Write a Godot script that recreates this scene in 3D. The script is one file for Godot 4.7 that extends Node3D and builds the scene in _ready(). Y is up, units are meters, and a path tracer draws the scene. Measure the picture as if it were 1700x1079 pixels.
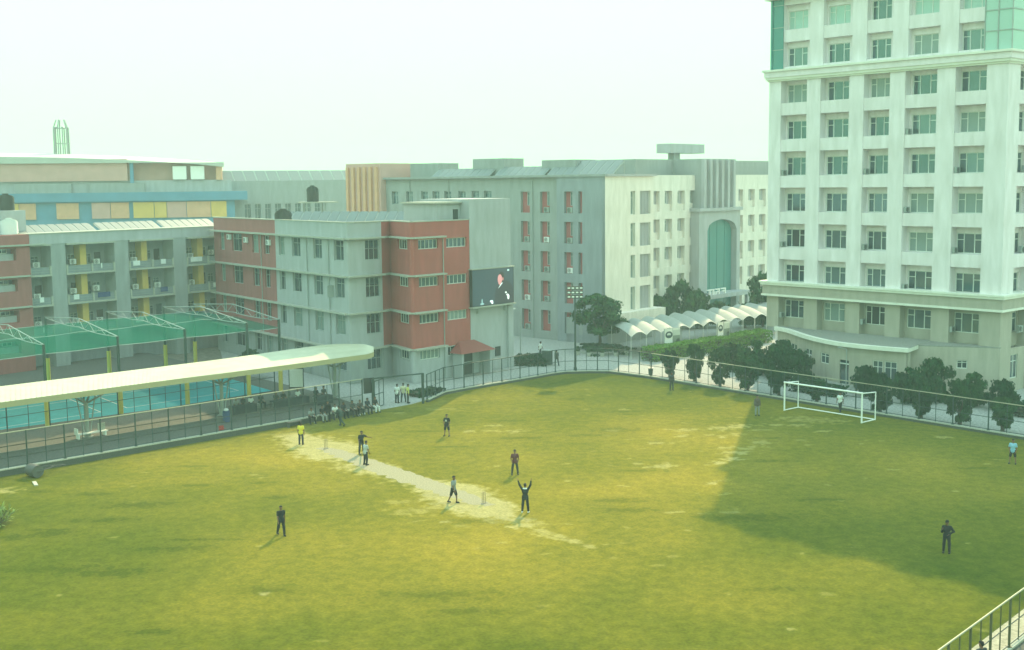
extends Node3D
# A playing field behind a campus, seen from a window some 20 m up on a hazy, backlit morning.
# Plan coordinates: x to the right, d away from the viewer (world z = -d), metres.

var rng := RandomNumberGenerator.new()
var taken := {}
var M := {}
var noise_wall: NoiseTexture2D
var noise_fine: NoiseTexture2D
var noise_streak: NoiseTexture2D
var mesh_cache := {}

class Geo:
	var v := PackedVector3Array()
	var n := PackedVector3Array()
	var c := PackedColorArray()
	var u := PackedVector2Array()
	var i := PackedInt32Array()
	var xf := Transform3D.IDENTITY
	var col := Color(1, 1, 1)
	func quad(a: Vector3, b: Vector3, d: Vector3, e: Vector3) -> void:   # counter-clockwise seen from outside
		var o := v.size()
		a = xf * a; b = xf * b; d = xf * d; e = xf * e
		var m := (b - a).cross(d - a)
		if m.length_squared() < 1e-14: m = (d - a).cross(e - a)
		m = m.normalized()
		v.append(a); v.append(b); v.append(d); v.append(e)
		for k in 4: n.append(m); c.append(col)
		u.append(Vector2(0, 1)); u.append(Vector2(1, 1)); u.append(Vector2(1, 0)); u.append(Vector2(0, 0))
		i.append(o); i.append(o + 2); i.append(o + 1); i.append(o); i.append(o + 3); i.append(o + 2)
	func tri(a: Vector3, b: Vector3, d: Vector3) -> void:
		var o := v.size()
		a = xf * a; b = xf * b; d = xf * d
		var m := (b - a).cross(d - a).normalized()
		v.append(a); v.append(b); v.append(d)
		for k in 3: n.append(m); c.append(col); u.append(Vector2.ZERO)
		i.append(o); i.append(o + 2); i.append(o + 1)
	func box(lo: Vector3, hi: Vector3) -> void:
		var a := lo; var b := hi
		quad(Vector3(a.x, a.y, b.z), Vector3(b.x, a.y, b.z), Vector3(b.x, b.y, b.z), Vector3(a.x, b.y, b.z))
		quad(Vector3(b.x, a.y, a.z), Vector3(a.x, a.y, a.z), Vector3(a.x, b.y, a.z), Vector3(b.x, b.y, a.z))
		quad(Vector3(b.x, a.y, b.z), Vector3(b.x, a.y, a.z), Vector3(b.x, b.y, a.z), Vector3(b.x, b.y, b.z))
		quad(Vector3(a.x, a.y, a.z), Vector3(a.x, a.y, b.z), Vector3(a.x, b.y, b.z), Vector3(a.x, b.y, a.z))
		quad(Vector3(a.x, b.y, b.z), Vector3(b.x, b.y, b.z), Vector3(b.x, b.y, a.z), Vector3(a.x, b.y, a.z))
		quad(Vector3(a.x, a.y, a.z), Vector3(b.x, a.y, a.z), Vector3(b.x, a.y, b.z), Vector3(a.x, a.y, b.z))
	func bar(p: Vector3, q: Vector3, w: float, h: float) -> void:   # a square bar from p to q
		var f := (q - p)
		var up := Vector3.UP if absf(f.normalized().y) < 0.95 else Vector3.RIGHT
		var s := f.cross(up).normalized() * w * 0.5
		var t := s.cross(f).normalized() * h * 0.5
		var r := [-s - t, s - t, s + t, -s + t]
		for k in 4:
			quad(p + r[(k + 1) % 4], p + r[k], q + r[k], q + r[(k + 1) % 4])
		quad(p + r[0], p + r[1], p + r[2], p + r[3])
		quad(q + r[3], q + r[2], q + r[1], q + r[0])
	func tube(p: Vector3, q: Vector3, r0: float, r1: float, sides := 8, caps := true) -> void:
		var f := (q - p).normalized()
		var up := Vector3.UP if absf(f.y) < 0.95 else Vector3.RIGHT
		var s := f.cross(up).normalized()
		var t := s.cross(f).normalized()
		var o := v.size()
		for k in sides:
			var a := TAU * k / sides
			var d := s * cos(a) + t * sin(a)
			for e in 2:
				v.append(xf * ((p + d * r0) if e == 0 else (q + d * r1)))
				n.append((xf.basis * d).normalized()); c.append(col); u.append(Vector2(float(k) / sides, e))
		for k in sides:
			var a := o + 2 * k; var b := o + 2 * ((k + 1) % sides)
			i.append(a); i.append(b); i.append(b + 1); i.append(a); i.append(b + 1); i.append(a + 1)
		if caps:
			for k in range(1, sides - 1):
				var g := func(kk: int, w: Vector3, r: float) -> Vector3:
					return w + (s * cos(TAU * kk / sides) + t * sin(TAU * kk / sides)) * r
				if r0 > 0.004: tri(g.call(0, p, r0), g.call(k, p, r0), g.call(k + 1, p, r0))
				if r1 > 0.004: tri(g.call(0, q, r1), g.call(k + 1, q, r1), g.call(k, q, r1))
	func prism(pts: PackedVector2Array, y0: float, y1: float, bottom := false) -> void:   # plan points (x, d)
		var t := Geometry2D.triangulate_polygon(pts)
		var area := 0.0
		for k in pts.size():
			var a := pts[k]; var b := pts[(k + 1) % pts.size()]
			area += a.x * b.y - b.x * a.y
		var P := pts.duplicate()
		if area < 0.0:
			P.reverse(); t = Geometry2D.triangulate_polygon(P)
		for k in range(0, t.size(), 3):
			var a := P[t[k]]; var b := P[t[k + 1]]; var d := P[t[k + 2]]
			if (b - a).cross(d - a) < 0.0:
				var w := b; b = d; d = w
			tri(Vector3(a.x, y1, -a.y), Vector3(b.x, y1, -b.y), Vector3(d.x, y1, -d.y))
			if bottom: tri(Vector3(a.x, y0, -a.y), Vector3(d.x, y0, -d.y), Vector3(b.x, y0, -b.y))
		if y1 - y0 > 0.0005:
			for k in P.size():
				var a := P[k]; var b := P[(k + 1) % P.size()]
				quad(Vector3(a.x, y0, -a.y), Vector3(b.x, y0, -b.y), Vector3(b.x, y1, -b.y), Vector3(a.x, y1, -a.y))
	func holed(x0: float, x1: float, y0: float, y1: float, holes: Array, t: float) -> void:   # a wall, front at z = 0, with real openings [x0, y0, x1, y1]
		var xs := [x0, x1]; var ys := [y0, y1]
		for h in holes:
			for k in [0, 2]:
				if h[k] > x0 and h[k] < x1 and not xs.has(h[k]): xs.append(h[k])
			for k in [1, 3]:
				if h[k] > y0 and h[k] < y1 and not ys.has(h[k]): ys.append(h[k])
		xs.sort(); ys.sort()
		for a in xs.size() - 1:
			for b in ys.size() - 1:
				var mx: float = (xs[a] + xs[a + 1]) * 0.5
				var my: float = (ys[b] + ys[b + 1]) * 0.5
				var open := false
				for h in holes:
					if mx > h[0] and mx < h[2] and my > h[1] and my < h[3]: open = true
				if not open:
					quad(Vector3(xs[a], ys[b], 0), Vector3(xs[a + 1], ys[b], 0), Vector3(xs[a + 1], ys[b + 1], 0), Vector3(xs[a], ys[b + 1], 0))
					quad(Vector3(xs[a + 1], ys[b], -t), Vector3(xs[a], ys[b], -t), Vector3(xs[a], ys[b + 1], -t), Vector3(xs[a + 1], ys[b + 1], -t))
		for h in holes:
			quad(Vector3(h[0], h[1], 0), Vector3(h[2], h[1], 0), Vector3(h[2], h[1], -t), Vector3(h[0], h[1], -t))
			quad(Vector3(h[0], h[3], -t), Vector3(h[2], h[3], -t), Vector3(h[2], h[3], 0), Vector3(h[0], h[3], 0))
			quad(Vector3(h[0], h[1], 0), Vector3(h[0], h[1], -t), Vector3(h[0], h[3], -t), Vector3(h[0], h[3], 0))
			quad(Vector3(h[2], h[1], -t), Vector3(h[2], h[1], 0), Vector3(h[2], h[3], 0), Vector3(h[2], h[3], -t))
		quad(Vector3(x0, y1, 0), Vector3(x1, y1, 0), Vector3(x1, y1, -t), Vector3(x0, y1, -t))
		quad(Vector3(x0, y0, -t), Vector3(x0, y0, 0), Vector3(x0, y1, 0), Vector3(x0, y1, -t))
		quad(Vector3(x1, y0, 0), Vector3(x1, y0, -t), Vector3(x1, y1, -t), Vector3(x1, y1, 0))
	func mesh() -> ArrayMesh:
		var m := ArrayMesh.new()
		if v.is_empty(): return m
		var a := []
		a.resize(Mesh.ARRAY_MAX)
		a[Mesh.ARRAY_VERTEX] = v; a[Mesh.ARRAY_NORMAL] = n; a[Mesh.ARRAY_COLOR] = c; a[Mesh.ARRAY_TEX_UV] = u; a[Mesh.ARRAY_INDEX] = i
		m.add_surface_from_arrays(Mesh.PRIMITIVE_TRIANGLES, a)
		return m

func V2(x: float, d: float) -> Vector2: return Vector2(x, d)
func at(p: Vector2, y := 0.0) -> Vector3: return Vector3(p.x, y, -p.y)

func numbered(called: String) -> String:
	var k: int = taken.get(called, 0)
	taken[called] = k + 1
	return called if k == 0 else "%s_%03d" % [called, k]

func tag(o: Node, label := "", category := "", group := "") -> void:
	if label: o.set_meta("label", label)
	if category: o.set_meta("category", category)
	if group: o.set_meta("group", group)

func thing(called: String, label: String, category: String, where := Transform3D.IDENTITY, group := "") -> Node3D:
	var o := Node3D.new()
	o.name = numbered(called)
	add_child(o)
	o.transform = where
	tag(o, label, category, group)
	return o

func put(called: String, m: Mesh, mat: Material, parent: Node, where := Transform3D.IDENTITY) -> MeshInstance3D:
	var o := MeshInstance3D.new()
	o.name = called if parent != self else numbered(called)
	o.mesh = m
	o.material_override = mat
	o.transform = where
	parent.add_child(o, true)
	return o

func structure(called: String, m: Mesh, mat: Material) -> MeshInstance3D:
	var o := put(called, m, mat, self)
	o.set_meta("kind", "structure")
	return o

func copy_of(src: Node3D, label: String, where: Transform3D, group := "") -> Node3D:
	var base := String(src.name)
	if base.length() > 4 and base[-4] == "_" and base.right(3).is_valid_int(): base = base.left(-4)
	var o: Node3D = src.duplicate()
	o.name = numbered(base)
	add_child(o)
	o.transform = where
	tag(o, label, "", group)
	return o

# a frame standing on the plan line from l to r (left to right as seen from outside): x along it, z out of the wall
func frame(l: Vector2, r: Vector2, y := 0.0) -> Transform3D:
	var d := (r - l).normalized()
	var x := Vector3(d.x, 0, -d.y)
	return Transform3D(Basis(x, Vector3.UP, x.cross(Vector3.UP)), Vector3(l.x, y, -l.y))

func turned(p: Vector2, deg: float, y := 0.0, s := 1.0) -> Transform3D:
	return Transform3D(Basis(Vector3.UP, deg_to_rad(deg)).scaled(Vector3.ONE * s), Vector3(p.x, y, -p.y))

func lin(r: float, g: float, b: float) -> Color: return Color(r, g, b).linear_to_srgb()

func surface(called: String, c: Color, rough := 0.9, tex: Texture2D = null, scale := 0.2, metal := 0.0) -> StandardMaterial3D:
	var m := StandardMaterial3D.new()
	m.resource_name = called
	m.albedo_color = c
	m.roughness = rough
	m.metallic = metal
	if tex:
		m.albedo_texture = tex
		m.uv1_triplanar = true
		m.uv1_world_triplanar = true
		m.uv1_scale = Vector3.ONE * scale
	M[called] = m
	return m

func noise_tex(freq: float, lo: Color, hi: Color, sd: int, size := 512, octaves := 5) -> NoiseTexture2D:
	var f := FastNoiseLite.new()
	f.seed = sd; f.frequency = freq; f.fractal_octaves = octaves
	f.noise_type = FastNoiseLite.TYPE_SIMPLEX_SMOOTH
	var g := Gradient.new()
	g.set_color(0, lo); g.set_color(1, hi)
	var t := NoiseTexture2D.new()
	t.width = size; t.height = size; t.seamless = true
	t.noise = f; t.color_ramp = g
	return t

func _ready() -> void:
	rng.seed = 7
	# --- camera ---
	var cam := Camera3D.new()
	cam.name = "camera"
	cam.fov = 29.5
	cam.far = 6000.0
	cam.near = 0.5
	add_child(cam)
	cam.position = Vector3(0, 19.5, 0)
	cam.basis = Basis(Vector3.RIGHT, -atan(236.0 / 2050.0)) * Basis(Vector3.BACK, -0.011)
	cam.current = true
	# --- sky, air and sun ---
	var env := Environment.new()
	env.background_mode = Environment.BG_SKY
	var sm := ProceduralSkyMaterial.new()
	sm.sky_top_color = lin(0.56, 0.80, 0.88)
	sm.sky_horizon_color = lin(0.365, 0.74, 0.345)
	sm.ground_horizon_color = lin(0.40, 0.58, 0.42)
	sm.ground_bottom_color = lin(0.30, 0.36, 0.30)
	sm.sky_curve = 0.5
	sm.sun_angle_max = 1.0
	var sky := Sky.new()
	sky.sky_material = sm
	env.sky = sky
	env.background_energy_multiplier = 1.0
	env.ambient_light_source = Environment.AMBIENT_SOURCE_SKY
	env.tonemap_mode = Environment.TONE_MAPPER_LINEAR
	env.tonemap_exposure = 2.45
	env.fog_enabled = true
	env.fog_density = 0.0008
	env.fog_light_color = lin(0.74, 1.0, 0.97)
	env.sdfgi_enabled = true
	env.ssao_enabled = true
	env.ssil_enabled = true
	var we := WorldEnvironment.new()
	we.name = "world_environment"
	we.environment = env
	add_child(we)
	var sun := DirectionalLight3D.new()
	sun.name = "sun"
	sun.light_energy = 1.05
	sun.light_color = Color(1.0, 0.905, 0.70)
	sun.light_angular_distance = 0.6
	sun.shadow_enabled = true
	add_child(sun)
	var az := deg_to_rad(14.7); var el := deg_to_rad(32.5)
	sun.look_at_from_position(Vector3.ZERO, -Vector3(sin(az) * cos(el), sin(el), -cos(az) * cos(el)))
	materials()
	# --- setting ---
	grounds()
	# --- buildings ---
	tower()
	academic_building()
	red_building()
	hostel()
	far_buildings()
	# --- structures on the campus ---
	court_and_nets()
	long_canopy()
	car_park()
	fences()
	# --- plants ---
	greenery()
	# --- small things and people ---
	field_things()
	people()

func materials() -> void:
	noise_wall = noise_tex(0.012, Color(0.90, 0.90, 0.885), Color(1, 1, 1), 3, 512, 6)
	noise_fine = noise_tex(0.05, Color(0.72, 0.72, 0.70), Color(1, 1, 1), 5, 512, 5)
	noise_streak = noise_tex(0.02, Color(0.86, 0.86, 0.84), Color(1, 1, 1), 9, 512, 4)
	surface("cream", lin(0.80, 0.75, 0.70), 0.85, noise_wall, 0.08)
	surface("tower_white", lin(0.83, 0.76, 0.80), 0.8, noise_wall, 0.07)
	surface("tower_stone", lin(0.43, 0.39, 0.335), 0.85, noise_wall, 0.11)
	surface("trim_white", lin(0.78, 0.77, 0.70), 0.7, noise_wall, 0.15)
	surface("grey_wall", lin(0.29, 0.315, 0.36), 0.9, noise_wall, 0.09)
	surface("grey_wall_light", lin(0.33, 0.35, 0.36), 0.9, noise_wall, 0.09)
	surface("pale_grey", lin(0.42, 0.43, 0.46), 0.9, noise_wall, 0.09)
	surface("red_wall", lin(0.43, 0.098, 0.09), 0.9, noise_wall, 0.09)
	surface("red_wall_dull", lin(0.36, 0.12, 0.12), 0.9, noise_wall, 0.09)
	surface("red_accent", lin(0.42, 0.11, 0.12), 0.9, noise_wall, 0.2)
	surface("pink_wall", lin(0.60, 0.36, 0.32), 0.9, noise_wall, 0.06)
	surface("yellow_wall", lin(0.70, 0.46, 0.13), 0.9, noise_wall, 0.1)
	surface("peach_wall", lin(0.68, 0.38, 0.24), 0.9, noise_wall, 0.1)
	surface("blue_band", lin(0.10, 0.26, 0.40), 0.7, noise_wall, 0.06)
	surface("slab", lin(0.50, 0.50, 0.44), 0.9, noise_fine, 0.3)
	surface("roof", lin(0.30, 0.30, 0.27), 0.95, noise_fine, 0.2)
	surface("roof_sheet", lin(0.50, 0.52, 0.48), 0.6, noise_wall, 0.06)
	surface("dark", lin(0.025, 0.03, 0.03), 0.8)
	surface("black_plastic", lin(0.02, 0.022, 0.024), 0.45)
	surface("white_plastic", lin(0.72, 0.73, 0.72), 0.45)
	surface("frame_white", lin(0.62, 0.64, 0.60), 0.5)
	surface("frame_grey", lin(0.30, 0.33, 0.32), 0.5)
	surface("glass_dark", lin(0.10, 0.15, 0.175), 0.06, null, 1.0, 0.72)
	surface("glass_mid", lin(0.14, 0.20, 0.225), 0.08, null, 1.0, 0.6)
	surface("glass_curtain", lin(0.20, 0.26, 0.25), 0.12)
	surface("glass_pale", lin(0.34, 0.50, 0.46), 0.08)
	surface("glass_teal", lin(0.05, 0.21, 0.20), 0.1)
	surface("glass_solar", lin(0.10, 0.13, 0.14), 0.12)
	surface("panel_back", lin(0.17, 0.19, 0.185), 0.5)
	surface("steel", lin(0.42, 0.44, 0.43), 0.4, null, 1.0, 0.6)
	surface("steel_paint", lin(0.28, 0.31, 0.30), 0.5)
	surface("post_green", lin(0.016, 0.042, 0.036), 0.6)
	surface("post_olive", lin(0.075, 0.075, 0.028), 0.6)
	surface("post_yellow", lin(0.55, 0.44, 0.07), 0.6)
	surface("rail_pale", lin(0.34, 0.32, 0.22), 0.6)
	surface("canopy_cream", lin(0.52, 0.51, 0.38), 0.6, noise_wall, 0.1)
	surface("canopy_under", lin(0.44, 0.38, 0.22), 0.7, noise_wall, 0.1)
	surface("tensile", lin(0.30, 0.33, 0.31), 0.8, noise_wall, 0.12)
	M.tensile.backlight = Color(0.18, 0.20, 0.18)
	surface("concrete", lin(0.42, 0.43, 0.41), 0.95, noise_fine, 0.12)
	surface("terrace", lin(0.125, 0.125, 0.108), 0.95, noise_fine, 0.15)
	surface("kerb_dark", lin(0.10, 0.105, 0.09), 0.95, noise_fine, 0.3)
	surface("kerb_white", lin(0.52, 0.52, 0.44), 0.9, noise_fine, 0.4)
	surface("earth_ground", lin(0.24, 0.22, 0.17), 0.97, noise_fine, 0.05)
	surface("sand_path", lin(0.46, 0.42, 0.31), 0.97, noise_fine, 0.12)
	surface("court_teal", lin(0.02, 0.36, 0.40), 0.8, noise_wall, 0.1)
	surface("court_line", lin(0.6, 0.62, 0.58), 0.8)
	surface("bark", lin(0.10, 0.08, 0.055), 0.95, noise_fine, 0.8)
	surface("timber", lin(0.42, 0.31, 0.17), 0.7, noise_fine, 1.2)
	surface("iron", lin(0.12, 0.12, 0.11), 0.6, noise_fine, 0.8)
	surface("red_tile", lin(0.33, 0.07, 0.06), 0.8, noise_fine, 0.4)
	surface("paint_white", lin(0.80, 0.80, 0.78), 0.45)
	surface("cloth_white", lin(0.66, 0.68, 0.66), 0.9)
	surface("cloth_dark", lin(0.02, 0.03, 0.035), 0.95)
	surface("cloth_blue", lin(0.03, 0.06, 0.16), 0.95)
	surface("plastic_red", lin(0.42, 0.03, 0.03), 0.5)
	surface("hedge_stem", lin(0.05, 0.05, 0.03), 0.95)
	var net := surface("shade_net", Color(lin(0.001, 0.095, 0.062), 0.72), 0.95)
	net.transparency = BaseMaterial3D.TRANSPARENCY_ALPHA
	net.metallic_specular = 0.05
	net.cull_mode = BaseMaterial3D.CULL_DISABLED
	var wire := surface("wire_mesh", Color(lin(0.03, 0.06, 0.05), 0.10), 0.9)
	wire.transparency = BaseMaterial3D.TRANSPARENCY_ALPHA
	wire.cull_mode = BaseMaterial3D.CULL_DISABLED
	for k in ["tower_white", "tower_stone", "cream", "pale_grey", "grey_wall", "grey_wall_light", "red_wall", "red_wall_dull"]:   # rain streaks run down the walls
		M[k].albedo_texture = noise_streak
		M[k].uv1_scale = Vector3(0.16, 0.022, 0.16)
	var leaf := surface("leaf", Color(1, 1, 1), 0.7)
	leaf.vertex_color_use_as_albedo = true
	leaf.metallic_specular = 0.15
	leaf.cull_mode = BaseMaterial3D.CULL_DISABLED
	leaf.backlight = Color(0.34, 0.42, 0.12)

# ---------------------------------------------------------------- the ground
const FX0 := -44.0
const FD0 := 38.0
const FSIDE := 92.0
const FPIX := 1400

func gray_noise(freq_per_m: float, sd: int, oct: int) -> PackedByteArray:
	var f := FastNoiseLite.new()
	f.seed = sd
	f.noise_type = FastNoiseLite.TYPE_SIMPLEX_SMOOTH
	f.frequency = freq_per_m * FSIDE / FPIX
	f.fractal_octaves = oct
	var im := f.get_image(FPIX, FPIX, false, false, true)
	im.convert(Image.FORMAT_L8)
	return im.get_data()

# worn earth in the turf: [x, d, half length, half width, turn in degrees, strength]
func worn_spots() -> Array:
	var a := [[0.34, 68.8, 1.0, 0.55, 12, 1.0], [2.69, 66.2, 1.6, 0.5, -50, 0.85], [3.8, 64.8, 1.2, 0.35, -50, 0.8], [1.6, 67.4, 1.7, 0.6, -50, 0.8], [-3.99, 69.8, 0.45, 0.3, 0, 0.9], [-2.97, 68.9, 0.6, 0.25, 0, 0.5],
		[-4.7, 73.0, 0.9, 0.45, 0, 0.6], [-5.9, 72.3, 1.6, 0.9, 10, 0.5], [-7.0, 74.4, 0.9, 0.5, 0, 0.5], [-0.8, 65.5, 0.35, 0.2, 0, 0.5], [-1.9, 64.5, 0.3, 0.2, 0, 0.4], [1.56, 63.4, 0.35, 0.2, 0, 0.4],
		[9.3, 71.4, 0.8, 0.25, 8, 0.7], [11.0, 71.0, 0.5, 0.2, 0, 0.6], [12.8, 71.2, 0.9, 0.3, 0, 0.55], [12.86, 78.4, 0.7, 0.3, 20, 0.9], [13.4, 78.9, 0.5, 0.25, 20, 0.9], [5.0, 62.6, 0.4, 0.2, 0, 0.4], [8.1, 62.7, 0.5, 0.2, 0, 0.4], [7.4, 61.2, 0.4, 0.2, 0, 0.35], [6.1, 65.2, 0.4, 0.2, 0, 0.4],
		[9.6, 104.8, 0.6, 0.5, 30, 0.7], [7.9, 95.8, 0.6, 0.5, 0, 0.6], [12.6, 96.0, 0.5, 0.4, 0, 0.8], [13.6, 95.6, 0.7, 0.7, 20, 0.8], [13.1, 93.4, 0.6, 0.6, 0, 0.8], [14.2, 95.9, 0.4, 0.4, 0, 0.7], [16.4, 96.1, 1.2, 0.8, 10, 0.85], [17.9, 97.0, 1.3, 0.9, 15, 0.95], [16.0, 92.6, 0.4, 0.4, 0, 0.9], [15.4, 93.6, 0.7, 0.4, 0, 0.6], [17.2, 93.8, 0.7, 0.6, 20, 0.7],
		[10.9, 90.9, 0.9, 0.45, 8, 0.8], [15.5, 89.0, 1.0, 0.4, 5, 0.8], [10.3, 83.3, 1.0, 0.6, 5, 0.9], [9.6, 83.1, 0.9, 0.4, 0, 0.9], [10.7, 84.3, 0.6, 0.3, 10, 0.7], [8.5, 84.2, 0.5, 0.3, 0, 0.7], [14.3, 84.2, 0.6, 0.5, 0, 1.0], [15.4, 85.4, 0.9, 0.7, 0, 1.0], [16.0, 87.3, 1.2, 0.7, 0, 0.9], [16.8, 88.7, 0.6, 0.6, 0, 0.8], [17.5, 89.2, 0.4, 0.4, 0, 0.8], [18.6, 90.6, 0.8, 0.9, 0, 0.7],
		[20.9, 97.2, 0.9, 0.6, 0, 0.75], [22.7, 97.1, 1.1, 0.5, 0, 0.8], [19.4, 95.4, 1.0, 0.4, 15, 0.75], [24.4, 99.2, 3.0, 1.3, -15, 0.5], [24.2, 94.6, 0.9, 0.4, 8, 0.8], [21.7, 91.4, 0.4, 0.4, 0, 0.5], [23.5, 100.4, 1.4, 0.6, 0, 0.6], [32.5, 91.9, 0.7, 0.6, 0, 0.8],
		[-3.5, 96.1, 0.6, 0.5, 0, 0.8], [-2.0, 96.2, 1.1, 0.4, 0, 0.5], [-1.4, 98.3, 0.8, 0.5, 10, 0.75], [0.0, 95.9, 1.0, 0.6, 10, 0.85], [-12.0, 57.5, 0.32, 0.25, 0, 1.2], [-17.4, 93.9, 1.2, 1.0, 0, 0.9], [-15.8, 90.4, 1.3, 0.5, 25, 0.8], [-9.8, 104.2, 0.9, 0.5, 0, 0.5], [-6.0, 106.0, 1.6, 0.7, 0, 0.35], [-33.0, 78.4, 1.0, 0.8, 20, 0.9]]
	var r := RandomNumberGenerator.new()
	r.seed = 21
	for k in 150:   # scattered small scuffs, thicker towards the goal mouth and round the pitch
		var x := r.randf_range(-34, 40); var d := r.randf_range(50, 118)
		if k % 3 == 0: x = r.randfn(14, 7); d = r.randfn(90, 9)
		a.append([x, d, r.randf_range(0.12, 0.5), r.randf_range(0.08, 0.28), r.randf_range(-40, 40), r.randf_range(0.25, 0.7)])
	return a

func field_texture() -> ImageTexture:
	var big := gray_noise(0.022, 11, 3)
	var mid := gray_noise(0.11, 12, 4)
	var fine := gray_noise(1.1, 13, 4)
	var grit := gray_noise(5.0, 14, 2)
	var dirt := PackedByteArray()
	dirt.resize(FPIX * FPIX)
	var pm := FPIX / FSIDE
	for s in worn_spots():
		var ca := cos(deg_to_rad(s[4])); var sa := sin(deg_to_rad(s[4]))
		var rr: float = maxf(s[2], s[3]) * 1.8
		for y in range(maxi(0, int((s[1] - rr - FD0) * pm)), mini(FPIX, int((s[1] + rr - FD0) * pm) + 1)):
			for x in range(maxi(0, int((s[0] - rr - FX0) * pm)), mini(FPIX, int((s[0] + rr - FX0) * pm) + 1)):
				var px: float = x / pm + FX0 - s[0]; var pd: float = y / pm + FD0 - s[1]
				var a: float = (px * ca + pd * sa) / s[2]; var b: float = (pd * ca - px * sa) / s[3]
				var o := y * FPIX + x
				var q: float = 1.15 - sqrt(a * a + b * b) + (fine[o] - 128) * 0.008
				if q > 0.0: dirt[o] = maxi(dirt[o], int(255.0 * clampf(q * 1.3, 0, 1) * minf(1.0, s[5]) * 0.72))
	# patches of coarser, darker weed, longer across than deep
	var weed := PackedByteArray()
	weed.resize(FPIX * FPIX)
	var rw := RandomNumberGenerator.new()
	rw.seed = 33
	var weeds := [[-23.3, 74.5, 2.6, 0.9], [-24.2, 71.0, 2.4, 0.7], [-20.2, 61.1, 3.0, 1.0], [-23.8, 61.7, 3.4, 0.6], [-28.3, 67.7, 1.2, 0.7], [-26.4, 68.4, 1.6, 0.8], [-16.6, 79.9, 1.3, 0.5], [-18.9, 65.1, 2.6, 0.9], [13.5, 70.0, 3.0, 0.9], [8.0, 96.0, 2.2, 1.2], [-4.0, 57.0, 3.2, 1.0], [-12.0, 58.0, 2.0, 0.8]]
	for k in 46: weeds.append([rw.randf_range(-34, 34), rw.randf_range(48, 112), rw.randf_range(0.8, 2.6), rw.randf_range(0.3, 0.8)])
	for s in weeds:
		var rr: float = s[2] * 1.7
		for y in range(maxi(0, int((s[1] - s[3] * 2.0 - FD0) * pm)), mini(FPIX, int((s[1] + s[3] * 2.0 - FD0) * pm) + 1)):
			for x in range(maxi(0, int((s[0] - rr - FX0) * pm)), mini(FPIX, int((s[0] + rr - FX0) * pm) + 1)):
				var o := y * FPIX + x
				var a: float = (x / pm + FX0 - s[0]) / s[2]; var b: float = (y / pm + FD0 - s[1]) / s[3]
				var q: float = 1.0 - sqrt(a * a + b * b) + (fine[o] - 128) * 0.011 + (mid[o] - 128) * 0.004
				if q > 0.0: weed[o] = maxi(weed[o], int(200.0 * clampf(q * 1.2, 0, 1)))
	# trodden strip of the pitch and its surroundings
	var A := V2(-17.8, 95.2); var B := V2(1.2, 69.0)
	var ax := (B - A).normalized(); var ln := A.distance_to(B)
	for y in range(int((60 - FD0) * pm), int((100 - FD0) * pm)):
		for x in range(int((-24 - FX0) * pm), int((8 - FX0) * pm)):
			var p := V2(x / pm + FX0, y / pm + FD0) - A
			var t := p.dot(ax); var w := absf(p.cross(ax))
			if t < -2.0 or t > ln + 1.0 or w > 4.5: continue
			var o := y * FPIX + x
			var half := 2.0 + 0.4 * sin(t * 0.31) - (0.8 if t > ln - 3.0 else 0.0)
			var q: float = (half - w) / 1.3 + (mid[o] - 128) * 0.010 + (fine[o] - 128) * 0.006
			q = minf(q, minf(t + 1.5, ln + 0.8 - t) * 0.6)
			if q > 0.0: dirt[o] = maxi(dirt[o], int(clampf(q, 0, 1) * 225.0))
	var out := PackedByteArray()
	out.resize(FPIX * FPIX * 3)
	# sRGB ends of the mixes
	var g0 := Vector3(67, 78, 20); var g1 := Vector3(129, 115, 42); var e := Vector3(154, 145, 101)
	for y in FPIX:
		var d := y / pm + FD0
		for x in FPIX:
			var o := y * FPIX + x
			var X := x / pm + FX0     # drier middle, with distance haze painted in: paler far off, darker near by
			var dry_haze := 0.86 - 0.0125 * Vector2(X - 2.0, d - 93.0).length() + (big[o] - 128) * 0.0030 + (mid[o] - 128) * 0.0014 + (fine[o] - 128) * 0.0009 - weed[o] * 0.0016
			dry_haze = clampf(dry_haze, 0.05, 1.0)
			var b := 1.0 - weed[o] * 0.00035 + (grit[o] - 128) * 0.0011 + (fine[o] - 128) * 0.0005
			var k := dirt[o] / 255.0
			var cx := lerpf(lerpf(g0.x, g1.x, dry_haze), e.x, k) * b
			var cy := lerpf(lerpf(g0.y, g1.y, dry_haze), e.y, k) * b
			var cz := lerpf(lerpf(g0.z, g1.z, dry_haze), e.z, k) * b
			o *= 3
			out[o] = clampi(int(cx), 0, 255); out[o + 1] = clampi(int(cy), 0, 255); out[o + 2] = clampi(int(cz), 0, 255)
	return ImageTexture.create_from_image(Image.create_from_data(FPIX, FPIX, false, Image.FORMAT_RGB8, out))

const FIELD_EDGE := [[-75, 42.3], [-33.6, 83.75], [-17.26, 100.1], [-12.6, 104.8], [-9.0, 108.6], [-6.4, 113.2], [-4.6, 115.3], [-0.16, 119.7], [2.54, 122.4], [4.37, 124.3], [5.4, 125.0], [7.6, 125.3], [9.84, 125.1], [11.76, 123.3], [13.7, 121.3], [38.3, 90.5], [46.2, 80.6], [23.14, 54.27], [19.11, 49.67], [-10, 16], [-75, 16]]

# a flat sheet with texture coordinates running over the plan
func sheet(pts: PackedVector2Array, y: float) -> ArrayMesh:
	var g := Geo.new()
	g.prism(pts, y, y)
	for k in g.v.size():
		g.u[k] = Vector2((g.v[k].x - FX0) / FSIDE, (-g.v[k].z - FD0) / FSIDE)
	return g.mesh()

func plan(a: Array) -> PackedVector2Array:
	var r := PackedVector2Array()
	for p in a: r.append(Vector2(p[0], p[1]))
	return r

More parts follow.
